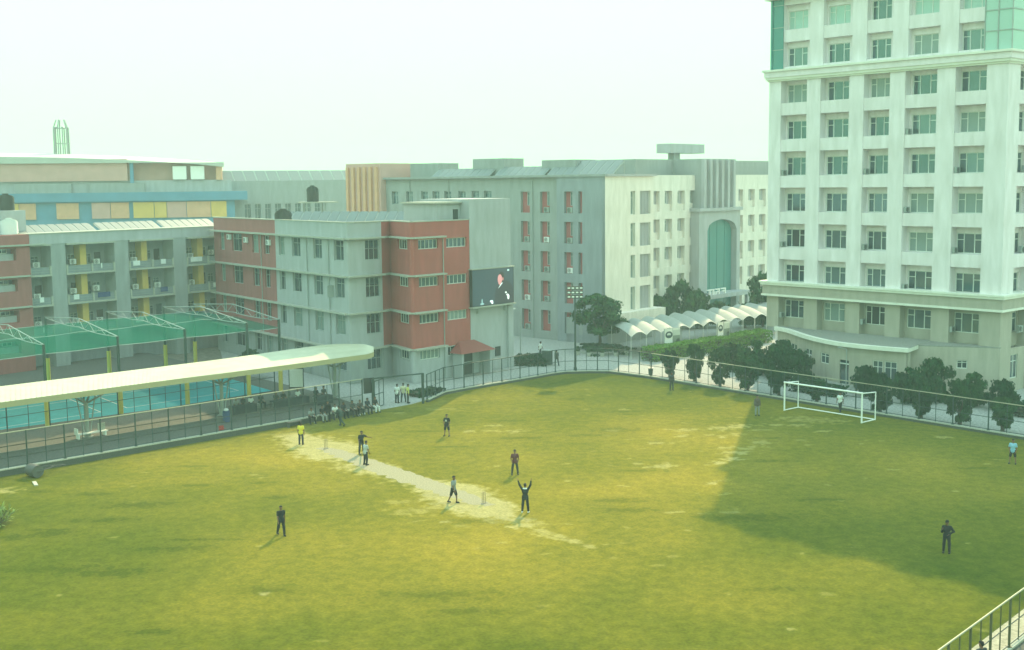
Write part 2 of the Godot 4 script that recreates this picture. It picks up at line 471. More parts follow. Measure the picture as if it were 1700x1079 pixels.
func grounds() -> void:
	structure("ground", sheet(plan([[-600, -150], [600, -150], [600, 700], [-600, 700]]), -0.02), M.earth_ground)
	var turf := StandardMaterial3D.new()
	turf.resource_name = "turf"
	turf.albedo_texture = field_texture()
	turf.roughness = 1.0
	turf.metallic_specular = 0.05
	var nf := FastNoiseLite.new()
	nf.seed = 5; nf.frequency = 0.06; nf.fractal_octaves = 4
	var nt := NoiseTexture2D.new()
	nt.width = 512; nt.height = 512; nt.seamless = true; nt.as_normal_map = true; nt.bump_strength = 5.0; nt.noise = nf
	M.turf = turf
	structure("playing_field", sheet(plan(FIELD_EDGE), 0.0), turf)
	# the compacted clay of the cricket pitch, a thin ragged sheet on the turf
	var A := V2(-14.3, 90.7); var B := V2(-1.5, 73.4)
	var ax := (B - A).normalized(); var nx := V2(ax.y, -ax.x)
	var rim := PackedVector2Array(); var rim2 := PackedVector2Array()
	var r := RandomNumberGenerator.new()
	r.seed = 4
	for k in 61:
		var t := k / 60.0
		var p := A.lerp(B, t)
		var w := 0.95 * pow(sin(PI * clampf(t, 0.02, 0.98)), 0.3)
		rim.append(p + nx * (w + r.randf_range(-0.3, 0.3)))
		rim2.append(p - nx * (w + r.randf_range(-0.16, 0.12)))
	rim2.reverse()
	rim.append_array(rim2)
	surface("clay", lin(0.335, 0.30, 0.185), 1.0, noise_fine, 0.3)
	structure("cricket_pitch", sheet(rim, 0.004), M.clay)
	# paved campus ground beyond the fence, terrace on the left, sandy strip at the near right
	structure("plaza_paving", sheet(plan([[-11.4, 106.2], [-9.0, 108.6], [-6.4, 113.2], [-4.6, 115.3], [-0.16, 119.7], [2.54, 122.4], [4.37, 124.3], [5.4, 125.0], [7.6, 125.3], [9.84, 125.1], [11.76, 123.3], [13.7, 121.3], [38.3, 90.5], [46.2, 80.6], [90, 80], [90, 240], [-60, 240], [-30, 128], [-17.5, 112]]), -0.012), M.concrete)
	var tg := Geo.new()
	tg.prism(plan([[-75, 42.6], [-33.75, 83.9], [-17.4, 100.25], [-12.7, 104.9], [-17.5, 112], [-24, 120], [-42, 141], [-110, 160], [-110, 42.6]]), -0.01, 0.48)
	structure("terrace", tg.mesh(), M.terrace)
	for k in 2:   # two shallow steps along the terrace
		var sg := Geo.new()
		var o := 3.0 + 3.6 * k
		var f := V2(-0.707, 0.707) * o
		sg.prism(plan([[-75 + f.x, 42.6 + f.y], [-16.0 + f.x, 101.6 + f.y], [-16.4 + f.x - 3, 102.0 + f.y + 3], [-75 + f.x - 8, 42.6 + f.y + 8]]), 0.481, 0.56 + 0.06 * k)
		structure("terrace_step", sg.mesh(), M.terrace)
	structure("sand_path", sheet(plan([[23.14, 54.27], [19.11, 49.67], [-10, 16], [-9, 15.2], [20.6, 49.3], [48.9, 81.6], [46.2, 80.6]]), 0.004), M.sand_path)
	structure("lower_yard", sheet(plan([[-9, 15.2], [20.7, 49.4], [49, 81.7], [70, 60], [30, 10]]), -0.006), M.kerb_dark)

# ---------------------------------------------------------------- pieces used by the buildings
# a window: frame mesh with a pane of its own; origin bottom left, in the plane z = 0, depth backwards
func window(parent: Node3D, xf: Transform3D, w: float, h: float, kind: String, pane: Material, frame_mat: Material) -> void:
	var key := "win %s %.2f %.2f" % [kind, w, h]
	if not mesh_cache.has(key):
		var g := Geo.new()
		var t := 0.07
		g.box(Vector3(0, 0, -0.08), Vector3(w, t, 0.0))
		g.box(Vector3(0, h - t, -0.08), Vector3(w, h, 0.0))
		g.box(Vector3(0, t, -0.08), Vector3(t, h - t, 0.0))
		g.box(Vector3(w - t, t, -0.08), Vector3(w, h - t, 0.0))
		if kind == "tower":      # wide fixed middle light, narrow side lights with a transom
			for x in [w * 0.29, w * 0.71]: g.box(Vector3(x - 0.04, t, -0.07), Vector3(x + 0.04, h - t, -0.005))
			g.box(Vector3(t, h * 0.66, -0.07), Vector3(w * 0.29 - 0.04, h * 0.66 + 0.06, -0.01))
			g.box(Vector3(w * 0.71 + 0.04, h * 0.66, -0.07), Vector3(w - t, h * 0.66 + 0.06, -0.01))
		elif kind == "two":
			g.box(Vector3(w * 0.5 - 0.03, t, -0.07), Vector3(w * 0.5 + 0.03, h - t, -0.005))
			g.box(Vector3(t, h * 0.7, -0.07), Vector3(w * 0.5 - 0.03, h * 0.7 + 0.05, -0.01))
			g.box(Vector3(w * 0.5 + 0.03, h * 0.7, -0.07), Vector3(w - t, h * 0.7 + 0.05, -0.01))
		elif kind == "ribbon":
			var n := maxi(3, int(w / 0.5))
			for k in range(1, n): g.box(Vector3(w * k / n - 0.03, t, -0.07), Vector3(w * k / n + 0.03, h - t, -0.005))
		elif kind == "grid":
			for k in [1, 2]: g.box(Vector3(w * k / 3 - 0.03, t, -0.07), Vector3(w * k / 3 + 0.03, h - t, -0.005))
			for k in 3: g.box(Vector3(w * k / 3 + (0.03 if k else t), h * 0.55, -0.07), Vector3(w * (k + 1) / 3 - (0.03 if k < 2 else t), h * 0.55 + 0.05, -0.01))
		mesh_cache[key] = g.mesh()
		var q := Geo.new()
		q.box(Vector3(t * 0.5, t * 0.5, -0.06), Vector3(w - t * 0.5, h - t * 0.5, -0.04))
		mesh_cache[key + "pane"] = q.mesh()
	var f := put("window", mesh_cache[key], frame_mat, parent, xf)
	put("pane", mesh_cache[key + "pane"], pane, f)

# outdoor unit of an air conditioner, origin at its base, front at +z
func ac_unit(parent: Node3D, xf: Transform3D, mat: Material) -> void:
	if not mesh_cache.has("ac"):
		var g := Geo.new()
		g.box(Vector3(-0.42, 0, -0.16), Vector3(0.42, 0.62, 0.14))
		g.box(Vector3(-0.38, -0.06, -0.14), Vector3(-0.28, 0, 0.1)); g.box(Vector3(0.28, -0.06, -0.14), Vector3(0.38, 0, 0.1))
		mesh_cache["ac"] = g.mesh()
		var q := Geo.new()
		for k in 12:
			var a := TAU * k / 12; var b := TAU * (k + 1) / 12
			q.quad(Vector3(-0.1 + cos(a) * 0.25, 0.31 + sin(a) * 0.25, 0.16), Vector3(-0.1 + cos(b) * 0.25, 0.31 + sin(b) * 0.25, 0.16), Vector3(-0.1 + cos(b) * 0.2, 0.31 + sin(b) * 0.2, 0.16), Vector3(-0.1 + cos(a) * 0.2, 0.31 + sin(a) * 0.2, 0.16))
		for k in 4: q.bar(Vector3(-0.1 + cos(k * PI / 4) * 0.2, 0.31 + sin(k * PI / 4) * 0.2, 0.15), Vector3(-0.1 - cos(k * PI / 4) * 0.2, 0.31 - sin(k * PI / 4) * 0.2, 0.15), 0.03, 0.02)
		mesh_cache["acfan"] = q.mesh()
	var u := put("air_conditioner", mesh_cache["ac"], mat, parent, xf)
	put("fan_grille", mesh_cache["acfan"], M.dark, u)

func T(x: float, y: float, z: float) -> Transform3D: return Transform3D(Basis.IDENTITY, Vector3(x, y, z))

func box_mesh(lo: Vector3, hi: Vector3) -> ArrayMesh:
	var g := Geo.new()
	g.box(lo, hi)
	return g.mesh()

# a row of tilted solar collectors on legs: things of their own standing on a roof
func solar_row(l: Vector2, r: Vector2, y: float, n: int, deep: float, rise: float, label: String, group: String) -> void:
	var f := frame(l, r, y)
	var w := l.distance_to(r) / n
	var o := thing("solar_array", label, "solar panels", f, group)
	if not mesh_cache.has("solar %.2f %.2f %.2f" % [w, deep, rise]):
		var g := Geo.new()
		var a := Vector3(0.09, 0.35, 0); var b := Vector3(w - 0.09, 0.35, 0)
		var c := Vector3(w - 0.09, 0.35 + rise, -deep); var d := Vector3(0.09, 0.35 + rise, -deep)
		g.quad(a, b, c, d)
		var t := Vector3(0, -0.06, 0)
		g.quad(b + t, a + t, d + t, c + t); g.quad(a + t, b + t, b, a); g.quad(c + t, d + t, d, c); g.quad(d + t, a + t, a, d); g.quad(b + t, c + t, c, b)
		mesh_cache["solar %.2f %.2f %.2f" % [w, deep, rise]] = g.mesh()
		var q := Geo.new()
		q.bar(Vector3(0, 0, -0.1), Vector3(0, 0.33, -0.1), 0.07, 0.07)
		q.bar(Vector3(0, 0, -deep + 0.1), Vector3(0, 0.3 + rise, -deep + 0.1), 0.07, 0.07)
		q.bar(Vector3(0, 0.27, 0), Vector3(0, 0.25 + rise, -deep), 0.1, 0.1)
		mesh_cache["solarleg %.2f %.2f %.2f" % [w, deep, rise]] = q.mesh()
	for k in n:
		put("panel", mesh_cache["solar %.2f %.2f %.2f" % [w, deep, rise]], M.panel_back, o, T(w * k, 0, 0))
	for k in n + 1:
		put("leg_frame", mesh_cache["solarleg %.2f %.2f %.2f" % [w, deep, rise]], M.steel_paint, o, T(w * k, 0, 0))

# a ribbed plastic water tank with a domed lid
func water_tank(p: Vector2, y: float, r: float, h: float, mat: Material, label: String) -> void:
	var o := thing("water_tank", label, "water tank", turned(p, 0, y), "roof water tanks")
	var prof := [[r * 0.96, 0.0], [r, h * 0.06], [r * 0.97, h * 0.2], [r, h * 0.24], [r * 0.97, h * 0.4], [r, h * 0.44], [r * 0.97, h * 0.6], [r, h * 0.64], [r * 0.98, h * 0.76], [r * 0.8, h * 0.87], [r * 0.35, h * 0.94]]
	var g := Geo.new()
	for k in prof.size() - 1:
		g.tube(Vector3(0, prof[k][1], 0), Vector3(0, prof[k + 1][1], 0), prof[k][0], prof[k + 1][0], 16, k == 0)
	put("tank_body", g.mesh(), mat, o)
	var q := Geo.new()
	q.tube(Vector3(0, h * 0.94, 0), Vector3(0, h, 0), r * 0.36, r * 0.33, 14)
	put("lid", q.mesh(), mat, o)

# ---------------------------------------------------------------- the white tower on the right
func tower() -> void:
	var Dx := V2(-0.669, 0.743)          # along the front, away from the near corner
	var corner := V2(43.1, 110.2) - Dx * 0.8
	var left := V2(43.1, 110.2) + Dx * 24.6
	var f := frame(left, corner)
	var o := thing("office_tower", "tall white office tower with grid of deep-set windows behind the football goal", "building", f)
	var W := 25.4; var TOP := 38.5; var DEEP := 22.0
	put("inner_wall", box_mesh(Vector3(0.25, 0, -DEEP), Vector3(W - 1.3, TOP - 0.3, -1.25)), M.tower_white, o)
	var piers := [[0.0, 1.45], [4.57, 6.15], [9.43, 11.02], [13.81, 15.42], [18.64, 20.43], [23.39, 25.4]]
	var bays := [[1.45, 4.57], [6.15, 9.43], [11.02, 13.81], [15.42, 18.64], [20.43, 23.39]]
	var wins := [[1.47, 3.84], [6.22, 8.71], [11.02, 13.20], [15.50, 18.07], [20.33, 22.84]]
	for k in piers.size():
		var p: Array = piers[k]
		var back := -2.2 if k == 5 else -1.25
		put("pier", box_mesh(Vector3(p[0], 9.1, back), Vector3(p[1], 29.6, 0.0)), M.tower_white, o)
		put("pier", box_mesh(Vector3(p[0], 4.3 if k < 5 else 0.0, back), Vector3(p[1], 7.6, -0.05)), M.tower_stone, o)
		put("pier", box_mesh(Vector3(p[0] + (0.25 if k == 0 else 0.0), 30.6, back), Vector3(p[1], TOP - 0.8, -0.35)), M.tower_white, o)
	for b in bays.size():
		var x0: float = bays[b][0]; var x1: float = bays[b][1]
		var w0: float = wins[b][0] + 0.12; var w1: float = minf(wins[b][1] + 0.05, x1 - 0.1)
		var holes := []
		for k in 10:
			holes.append([w0, 5.30 + 3.66 * k, w1, 7.15 + 3.66 * k])
		var lower := Geo.new()
		lower.holed(x0, x1, 4.3, 7.6, [holes[0]], 0.2)
		put("bay_wall", lower.mesh(), M.tower_stone, o, T(0, 0, -1.0))
		var upper := Geo.new()
		upper.holed(x0, x1, 8.0, TOP - 0.9, holes.slice(1), 0.2)
		put("bay_wall", upper.mesh(), M.tower_white, o, T(0, 0, -1.0))
		for k in 10:
			var h: Array = holes[k]
			var pane: Material = M.glass_dark
			var q := rng.randf()
			if q < 0.4: pane = M.glass_mid
			if q < 0.16: pane = M.glass_curtain
			if k == 8 and b != 2: pane = M.glass_pale  # reflected sky put into the pane colour as a paler tint
			if k == 0 and b == 2:
				pane = M.dark
			window(o, T(h[0], h[1], -1.1), h[2] - h[0], h[3] - h[1], "tower", pane, M.frame_white)
			# spandrel beam under the next window, and a thin shading slab over the opening
			if k < 9:
				var y0 := 7.62 + 3.66 * k + (0.0 if k else 1.4)
				var z := -0.08 if k < 6 else -0.42
				var y1 := 5.28 + 3.66 * (k + 1)
				if k != 6:
					put("spandrel", box_mesh(Vector3(x0, y0 + (0.11 if k else 0.0), -0.99), Vector3(x1, y1, z)), M.tower_white, o)
				else:
					put("spandrel", box_mesh(Vector3(x0, 30.5, -0.99), Vector3(x1, y1, z)), M.tower_white, o)
			if k < 6 and b != 1 and (k + b) % 2 == 0:
				ac_unit(o, Transform3D(Basis(Vector3.UP, PI / 2), Vector3(x0 + 0.18, 5.36 + 3.66 * k, -0.5)).scaled_local(Vector3.ONE * 0.8), M.steel_paint)
	# cornices: stacked courses that run round the corner
	var course := func(called: String, y0: float, y1: float, out: float, mat: Material) -> void:
		var g := Geo.new()
		g.box(Vector3(-out, y0, -1.2), Vector3(W + out, y1, out))
		g.box(Vector3(W - 1.2, y0, -DEEP), Vector3(W + out, y1, -1.2))
		put(called, g.mesh(), mat, o)
	course.call("cornice", 7.56, 7.76, 0.42, M.trim_white)
	course.call("cornice_frieze", 7.76, 8.70, 0.32, M.tower_stone)
	course.call("cornice", 8.70, 8.92, 0.5, M.trim_white)
	course.call("cornice", 8.92, 9.10, 0.6, M.trim_white)
	course.call("cornice", 29.45, 29.62, 0.14, M.trim_white)
	course.call("cornice", 29.62, 29.86, 0.28, M.trim_white)
	course.call("cornice_frieze", 29.86, 30.42, 0.38, M.tower_white)
	course.call("cornice", 30.42, 30.62, 0.55, M.trim_white)
	course.call("cornice", TOP - 0.9, TOP, 0.4, M.trim_white)
	# teal glass strip at the far corner of the upper storeys, and its joints
	var gs := put("glass_strip", box_mesh(Vector3(0.02, 30.62, -1.3), Vector3(0.24, TOP - 0.9, -0.1)), M.glass_teal, o)
	put("glazing", box_mesh(Vector3(0.02, 30.63, -0.34), Vector3(1.46, TOP - 0.92, -0.22)), M.glass_teal, gs)
	for k in 4: put("joint", box_mesh(Vector3(0.0, 32.6 + 2.2 * k, -0.3), Vector3(1.48, 32.66 + 2.2 * k, -0.2)), M.frame_grey, gs)
	# glazed box on the near upper corner
	var gb := put("corner_glazing", box_mesh(Vector3(23.0, 30.65, -4.5), Vector3(25.55, 36.2, -0.2)), M.glass_pale, o)
	for y in [32.3, 34.1, 36.1]: put("mullion", box_mesh(Vector3(22.95, y, -4.55), Vector3(25.6, y + 0.09, -0.14)), M.frame_grey, gb)
	for x in [22.96, 24.2, 25.5]: put("mullion", box_mesh(Vector3(x, 30.65, -0.2), Vector3(x + 0.08, 36.1, -0.12)), M.frame_grey, gb)
	# right-hand flank
	var side := Transform3D(Basis(Vector3.UP, PI / 2), Vector3(W, 0, 0))   # x runs backwards, z out to the right
	var sb := [[2.2, 5.4], [7.0, 10.2], [11.8, 15.0], [16.6, 19.8]]
	for b in sb.size():
		var holes := []
		for k in 10: holes.append([sb[b][0] + 0.45, 5.30 + 3.66 * k, sb[b][1] - 0.15, 7.15 + 3.66 * k])
		var g := Geo.new(); g.holed(sb[b][0], sb[b][1], 4.0, 7.6, [holes[0]], 0.2)
		put("bay_wall", g.mesh(), M.tower_stone, o, side * T(0, 0, -1.0))
		var g2 := Geo.new(); g2.holed(sb[b][0], sb[b][1], 8.0, TOP - 0.9, holes.slice(1), 0.2)
		put("bay_wall", g2.mesh(), M.tower_white, o, side * T(0, 0, -1.0))
		for k in 10:
			var h: Array = holes[k]
			window(o, side * T(h[0], h[1], -1.1), h[2] - h[0], h[3] - h[1], "tower", M.glass_mid if (k + b) % 4 == 0 else M.glass_dark, M.frame_white)
			if k < 9 and k != 6 and k > 0:
				put("spandrel", box_mesh(Vector3(sb[b][0], 7.73 + 3.66 * k, -0.99), Vector3(sb[b][1], 5.28 + 3.66 * (k + 1), -0.08)), M.tower_white, o, side)
			if k < 6 and k % 2 == 0: ac_unit(o, side * T(sb[b][0] + 2.5, 5.32 + 3.66 * k, -0.45), M.steel_paint)
		var x0: float = sb[b][1]
		put("pier", box_mesh(Vector3(x0, 9.1, -1.25), Vector3(x0 + 1.6, 29.6, 0)), M.tower_white, o, side)
		put("pier", box_mesh(Vector3(x0, 0, -1.25), Vector3(x0 + 1.6, 7.6, -0.05)), M.tower_stone, o, side)
	# ground storey walls with small windows
	var gl := Geo.new()
	var gh := []
	gl.holed(15.2, 23.39, 0.0, 4.35, gh, 0.25)
	put("ground_storey_wall", gl.mesh(), M.tower_stone, o, T(0, 0, -0.1))
	for h in gh: window(o, T(h[0], h[1], -0.2), h[2] - h[0], h[3] - h[1], "two", M.glass_dark, M.frame_white)
	var gr := Geo.new()
	gr.holed(2.2, 18.2, 0.0, 4.0, [[2.6, 1.2, 4.0, 3.4], [7.6, 1.2, 9.4, 3.4]], 0.25)
	put("ground_storey_wall", gr.mesh(), M.tower_stone, o, side * T(0, 0, -0.2))
	for h in [[2.6, 1.2, 4.0, 3.4], [7.6, 1.2, 9.4, 3.4]]: window(o, side * T(h[0], h[1], -0.3), h[2] - h[0], h[3] - h[1], "two", M.glass_dark, M.frame_white)
	# curved entrance podium
	var inv := f.affine_inverse()
	var curve := [[27.2, 127.2], [28.0, 125.1], [28.5, 121.0], [29.2, 117.6], [30.3, 114.6], [31.8, 112.6], [33.5, 110.9], [35.4, 109.4]]
	var pts := []
	for k in curve.size() - 1:
		for s in 2:
			var p0: Array = curve[maxi(k - 1, 0)]; var p1: Array = curve[k]; var p2: Array = curve[k + 1]; var p3: Array = curve[mini(k + 2, curve.size() - 1)]
			pts.append(V2(p1[0], p1[1]).cubic_interpolate(V2(p2[0], p2[1]), V2(p0[0], p0[1]), V2(p3[0], p3[1]), s / 2.0))
	pts.append(V2(35.4, 109.4))
	var tail := [left + (corner - left).normalized() * 18.6 + V2(0.743, 0.669) * 0.3, left + (corner - left).normalized() * 1.0 + V2(0.743, 0.669) * 0.3]
	var make := func(out: float) -> PackedVector2Array:
		var r := PackedVector2Array()
		for k in pts.size():
			var a: Vector2 = pts[maxi(k - 1, 0)]; var b: Vector2 = pts[mini(k + 1, pts.size() - 1)]
			var d := (b - a).normalized()
			r.append(pts[k] + V2(d.y, -d.x) * -out * -1.0)
		for t in tail: r.append(t)
		return r
	var roofg := Geo.new(); roofg.xf = inv
	roofg.prism(make.call(0.0), 4.02, 4.38, true)
	put("podium_parapet", roofg.mesh(), M.trim_white, o)
	var deck := Geo.new(); deck.xf = inv
	deck.prism(make.call(-0.45), 4.38, 4.41)
	put("podium_roof", deck.mesh(), M.roof, o)
	# podium wall, one straight length between each pair of points, doors and windows in their lengths
	var wall_pts: PackedVector2Array = make.call(-0.45)
	var cols := {2: "win", 4: "win", 6: "small", 8: "door", 11: "grid", 12: "grid"}
	for k in pts.size() - 1:
		var a: Vector2 = wall_pts[k]; var b: Vector2 = wall_pts[k + 1]
		var wf := inv * frame(a, b)
		var w := a.distance_to(b)
		var g := Geo.new()
		var holes := []
		var kind: String = cols.get(k, "")
		if kind == "door": holes = [[0.05, 0.0, w - 0.05, 2.7]]
		elif kind == "win" or kind == "grid": holes = [[0.08, 1.0, w - 0.08, 3.0]]
		elif kind == "small": holes = [[0.08, 2.0, w - 0.08, 3.0]]
		g.holed(0, w, 0.0, 4.02, holes, 0.2)
		put("podium_wall", g.mesh(), M.tower_stone, o, wf)
		if kind and kind != "door":
			window(o, wf * T(holes[0][0], holes[0][1], -0.08), holes[0][2] - holes[0][0], holes[0][3] - holes[0][1], "two", M.glass_mid, M.frame_white)
		if kind == "door":
			var d := put("entrance_door", box_mesh(Vector3(0.06, 0, -0.16), Vector3(w - 0.06, 2.69, -0.12)), M.glass_dark, o, wf)
			put("door_frame", box_mesh(Vector3(0.06, 2.3, -0.12), Vector3(w - 0.06, 2.4, -0.06)), M.frame_white, d)
	var cg := Geo.new(); cg.xf = inv
	cg.prism(plan([[35.35, 109.75], [35.1, 109.95], [36.3, 112.6], [36.55, 112.45]]), 0, 4.02)
	put("podium_wall", cg.mesh(), M.tower_stone, o)
	# straight lower range right of the curve, under the same flat roof
	var wa := V2(36.0, 112.15); var wb := V2(43.68, 109.52)
	var wf2 := inv * frame(wa, wb)
	var wg := Geo.new()
	var wh := [[1.8, 2.35, 2.7, 3.1], [4.5, 2.35, 5.4, 3.1]]
	wg.holed(0.2, wa.distance_to(wb), 0.0, 4.28, wh, 0.25)
	put("podium_wall", wg.mesh(), M.tower_stone, o, wf2)
	for h in wh: window(o, wf2 * T(h[0], h[1], -0.1), h[2] - h[0], h[3] - h[1], "two", M.glass_dark, M.frame_white)
	var rd := Geo.new(); rd.xf = inv
	rd.prism(PackedVector2Array([wa, wb, corner + V2(0.743, 0.669) * 0.4, left.lerp(corner, 0.62) + V2(0.743, 0.669) * 0.4]), 4.28, 4.36)
	put("podium_roof", rd.mesh(), M.roof, o)
	var st := Geo.new(); st.xf = inv * frame(wall_pts[7], wall_pts[10])
	for k in 3: st.box(Vector3(-0.6 - 0.3 * k, 0.0, 0.0), Vector3(3.9 + 0.3 * k, 0.45 - 0.15 * k, 0.8 + 0.35 * k))
	put("entrance_steps", st.mesh(), M.concrete, o)
	# bracket lamps on the podium wall
	for s in [[9, 4.2]]:
		var a: Vector2 = wall_pts[s[0]]
		var lf := inv * frame(a, wall_pts[s[0] + 1])
		var g := Geo.new()
		g.tube(Vector3(0.1, 0.4, 0.6), Vector3(0.1, s[1], 0.6), 0.05, 0.05, 8)
		g.bar(Vector3(0.1, s[1], 0.6), Vector3(-0.5, s[1] + 0.15, 0.6), 0.06, 0.06)
		g.box(Vector3(-0.85, s[1] + 0.1, 0.52), Vector3(-0.45, s[1] + 0.2, 0.68))
		var lp := thing("lamp_post", "slim dark lamp post beside the podium's entrance door", "lamp post", f * lf * T(0, 0, 0.6))
		put("post", g.mesh(), M.steel_paint, lp, T(0, -0.4, -0.6))

# ---------------------------------------------------------------- grey and cream academic block
func academic_building() -> void:
	var U := V2(0.6626, 0.7490); var W := V2(-0.7490, 0.6626)
	var B := V2(11.19, 147.11)
	var o := thing("academic_building", "long five-storey block with grey front and cream right flank behind the lone tree", "building", turned(B, 0))
	var inv := o.transform.affine_inverse()
	# grey front: local x from its far left end to the corner
	var L := 38.6
	var gf := inv * frame(B + W * L, B)
	var holes := []
	for k in 5:
		var y1 := 18.38 - 3.69 * k; var y0 := y1 - 2.62
		holes.append([L - 4.05, y0, L - 3.45, y1])
		holes.append([L - 6.25, y0, L - 4.9, y1])
		holes.append([L - 10.4, y0, L - 8.85, y1])
		holes.append([L - 13.6, y0, L - 12.1, y1])
	for k in 4:
		for x in [19.9, 22.1, 24.5]: holes.append([L - x, 17.6 - 3.69 * k, L - x + 1.35, 18.5 - 3.69 * k])
		for x in [27.1, 29.3, 31.5, 34.4, 37.3]: holes.append([L - x, 16.75 - 3.69 * k, L - x + 1.3, 18.5 - 3.69 * k])
	var g := Geo.new()
	g.holed(0, L - 7.4, 0, 20.15, holes.filter(func(h): return h[2] < L - 7.4), 0.5)
	put("wall", g.mesh(), M.grey_wall_light, o, gf * T(0, 0, -0.4))
	var g2 := Geo.new()
	g2.holed(L - 7.4, L, 0, 20.15, holes.filter(func(h): return h[2] > L - 7.4), 0.5)
	put("wall", g2.mesh(), M.grey_wall, o, gf)
	for k in holes.size():
		var h: Array = holes[k]
		var z := -0.4 if h[2] < L - 7.4 else 0.0
		var w: float = h[2] - h[0]; var hh: float = h[3] - h[1]
		if k < 20:
			# red lining with the window in the right half and an open sill below
			put("red_lining", box_mesh(Vector3(h[0], h[1], z - 0.5), Vector3(h[2], h[3], z - 0.42)), M.red_accent, o, gf)
			if w > 1.0:
				window(o, gf * T(h[0] + w * 0.55, h[1] + 0.9, z - 0.34), w * 0.42, hh - 0.95, "two", M.glass_mid, M.frame_grey)
				if k % 5 != 3: ac_unit(o, gf * T(h[0] + w * 0.6, h[1] + 0.08, z - 0.2), M.white_plastic if k % 3 == 0 else M.steel_paint)
		else:
			window(o, gf * T(h[0], h[1], z - 0.3), w, hh, "two", M.glass_mid, M.frame_grey)
	for px in [11.6, 26.2, 33.6]:
		var pg := Geo.new(); pg.tube(Vector3(L - px, 0, -0.3 if px > 7.4 else 0.1), Vector3(L - px, 20.0, -0.3 if px > 7.4 else 0.1), 0.06, 0.06, 7)
		put("rain_pipe", pg.mesh(), M.steel_paint, o, gf)
	put("roof_cornice", box_mesh(Vector3(-0.2, 20.15, -1.0), Vector3(L + 0.15, 20.42, 0.18)), M.grey_wall_light, o, gf)
	# cream flank: near block, recessed range, portico, far range
	var cf := inv * frame(B, B + U * 60.0)
	var nh := []
	for k in 4:
		var y1 := 18.35 - 3.9 * k
		nh.append([5.1, y1 - 2.85, 6.1, y1]); nh.append([7.1, y1 - 2.85, 9.35, y1])
	var c1 := Geo.new()
	c1.holed(0, 10.0, 3.0, 20.15, nh, 0.45)
	put("wall", c1.mesh(), M.cream, o, cf * T(0, 0, 0))
	put("wall", box_mesh(Vector3(0.0, 0.0, -6), Vector3(10.0, 3.0, -0.2)), M.grey_wall_light, o, cf)
	put("base_ledge", box_mesh(Vector3(0.05, 2.6, -5.0), Vector3(11.1, 3.75, 1.1)), M.cream, o, cf)
	for k in nh.size():
		var h: Array = nh[k]
		if k % 2 == 0: window(o, cf * T(h[0], h[1], -0.34), h[2] - h[0], h[3] - h[1], "two", M.glass_curtain, M.frame_white)
		else:
			var sc := put("sun_screen", box_mesh(Vector3(h[0], h[1], -0.4), Vector3(h[2], h[3], -0.3)), M.pale_grey, o, cf)
			for s in 7: put("slat", box_mesh(Vector3(h[0] + 0.12 + s * 0.31, h[1], -0.3), Vector3(h[0] + 0.22 + s * 0.31, h[3], -0.24)), M.pale_grey, sc, Transform3D.IDENTITY)
	# return wall of the near block and the recessed range
	put("wall", box_mesh(Vector3(9.6, 0.0, -5.6), Vector3(10.0, 20.15, -0.45)), M.cream, o, cf)
	put("roof_cornice", box_mesh(Vector3(0.16, 20.15, -6.0), Vector3(10.4, 20.42, 0.25)), M.pale_grey, o, cf)
	var rh := []
	for k in 5:
		var y1 := 18.2 - 3.75 * k
		for x in [17.4, 20.35, 23.4, 26.4]: rh.append([x, y1 - 2.7, x + 1.75, y1])
		rh.append([39.1, y1 - 2.6, 40.4, y1]); rh.append([41.9, y1 - 2.6, 43.7, y1]); rh.append([45.0, y1 - 2.6, 46.9, y1]); rh.append([48.6, y1 - 2.6, 50.4, y1]); rh.append([52.0, y1 - 2.6, 53.8, y1])
	var c2 := Geo.new()
	c2.holed(10.0, 60.0, 0, 20.3, rh, 0.6)
	put("wall", c2.mesh(), M.cream, o, cf * T(0, 0, -5.4))
	for k in rh.size():
		var h: Array = rh[k]
		put("sill_panel", box_mesh(Vector3(h[0], h[1], -6.0), Vector3(h[2], h[1] + 0.95, -5.75)), M.cream, o, cf)
		window(o, cf * T(h[0] + 0.1, h[1] + 0.96, -5.85), (h[2] - h[0]) * 0.5, 1.6, "two", M.glass_mid, M.frame_white)
		put("inner_panel", box_mesh(Vector3(h[0], h[1], -6.1), Vector3(h[2], h[3], -6.0)), M.pale_grey, o, cf)
	# portico: fins above, arched glass below
	var pf := cf * T(0, 0, -4.0)
	put("portico_head", box_mesh(Vector3(27.6, 15.7, -6), Vector3(35.7, 22.5, -0.35)), M.grey_wall_light, o, pf)
	for k in 6: put("fin", box_mesh(Vector3(27.6 + k * 1.52, 15.7, -0.35), Vector3(28.15 + k * 1.52, 22.5, 0.15)), M.pale_grey, o, pf)
	put("portico_cornice", box_mesh(Vector3(26.3, 15.3, -4), Vector3(37.5, 15.75, 0.35)), M.pale_grey, o, pf)
	var arch := Geo.new()
	var ax0 := 28.7; var ax1 := 36.4
	arch.box(Vector3(26.6, 0, -3.5), Vector3(ax0, 15.3, 0)); arch.box(Vector3(ax1, 0, -3.5), Vector3(37.3, 15.3, 0))
	for k in 16:
		var a := ax0 + (ax1 - ax0) * k / 16.0; var b := ax0 + (ax1 - ax0) * (k + 1) / 16.0
		var ya := 12.6 + 1.5 * sqrt(maxf(0.0, 1.0 - pow((a - 32.55) / 3.85, 2))); var yb := 12.6 + 1.5 * sqrt(maxf(0.0, 1.0 - pow((b - 32.55) / 3.85, 2)))
		arch.quad(Vector3(a, ya, 0), Vector3(b, yb, 0), Vector3(b, 15.3, 0), Vector3(a, 15.3, 0))
		arch.quad(Vector3(a, ya, -3.5), Vector3(b, yb, -3.5), Vector3(b, yb, 0), Vector3(a, ya, 0))
	put("portico_arch", arch.mesh(), M.pale_grey, o, pf)
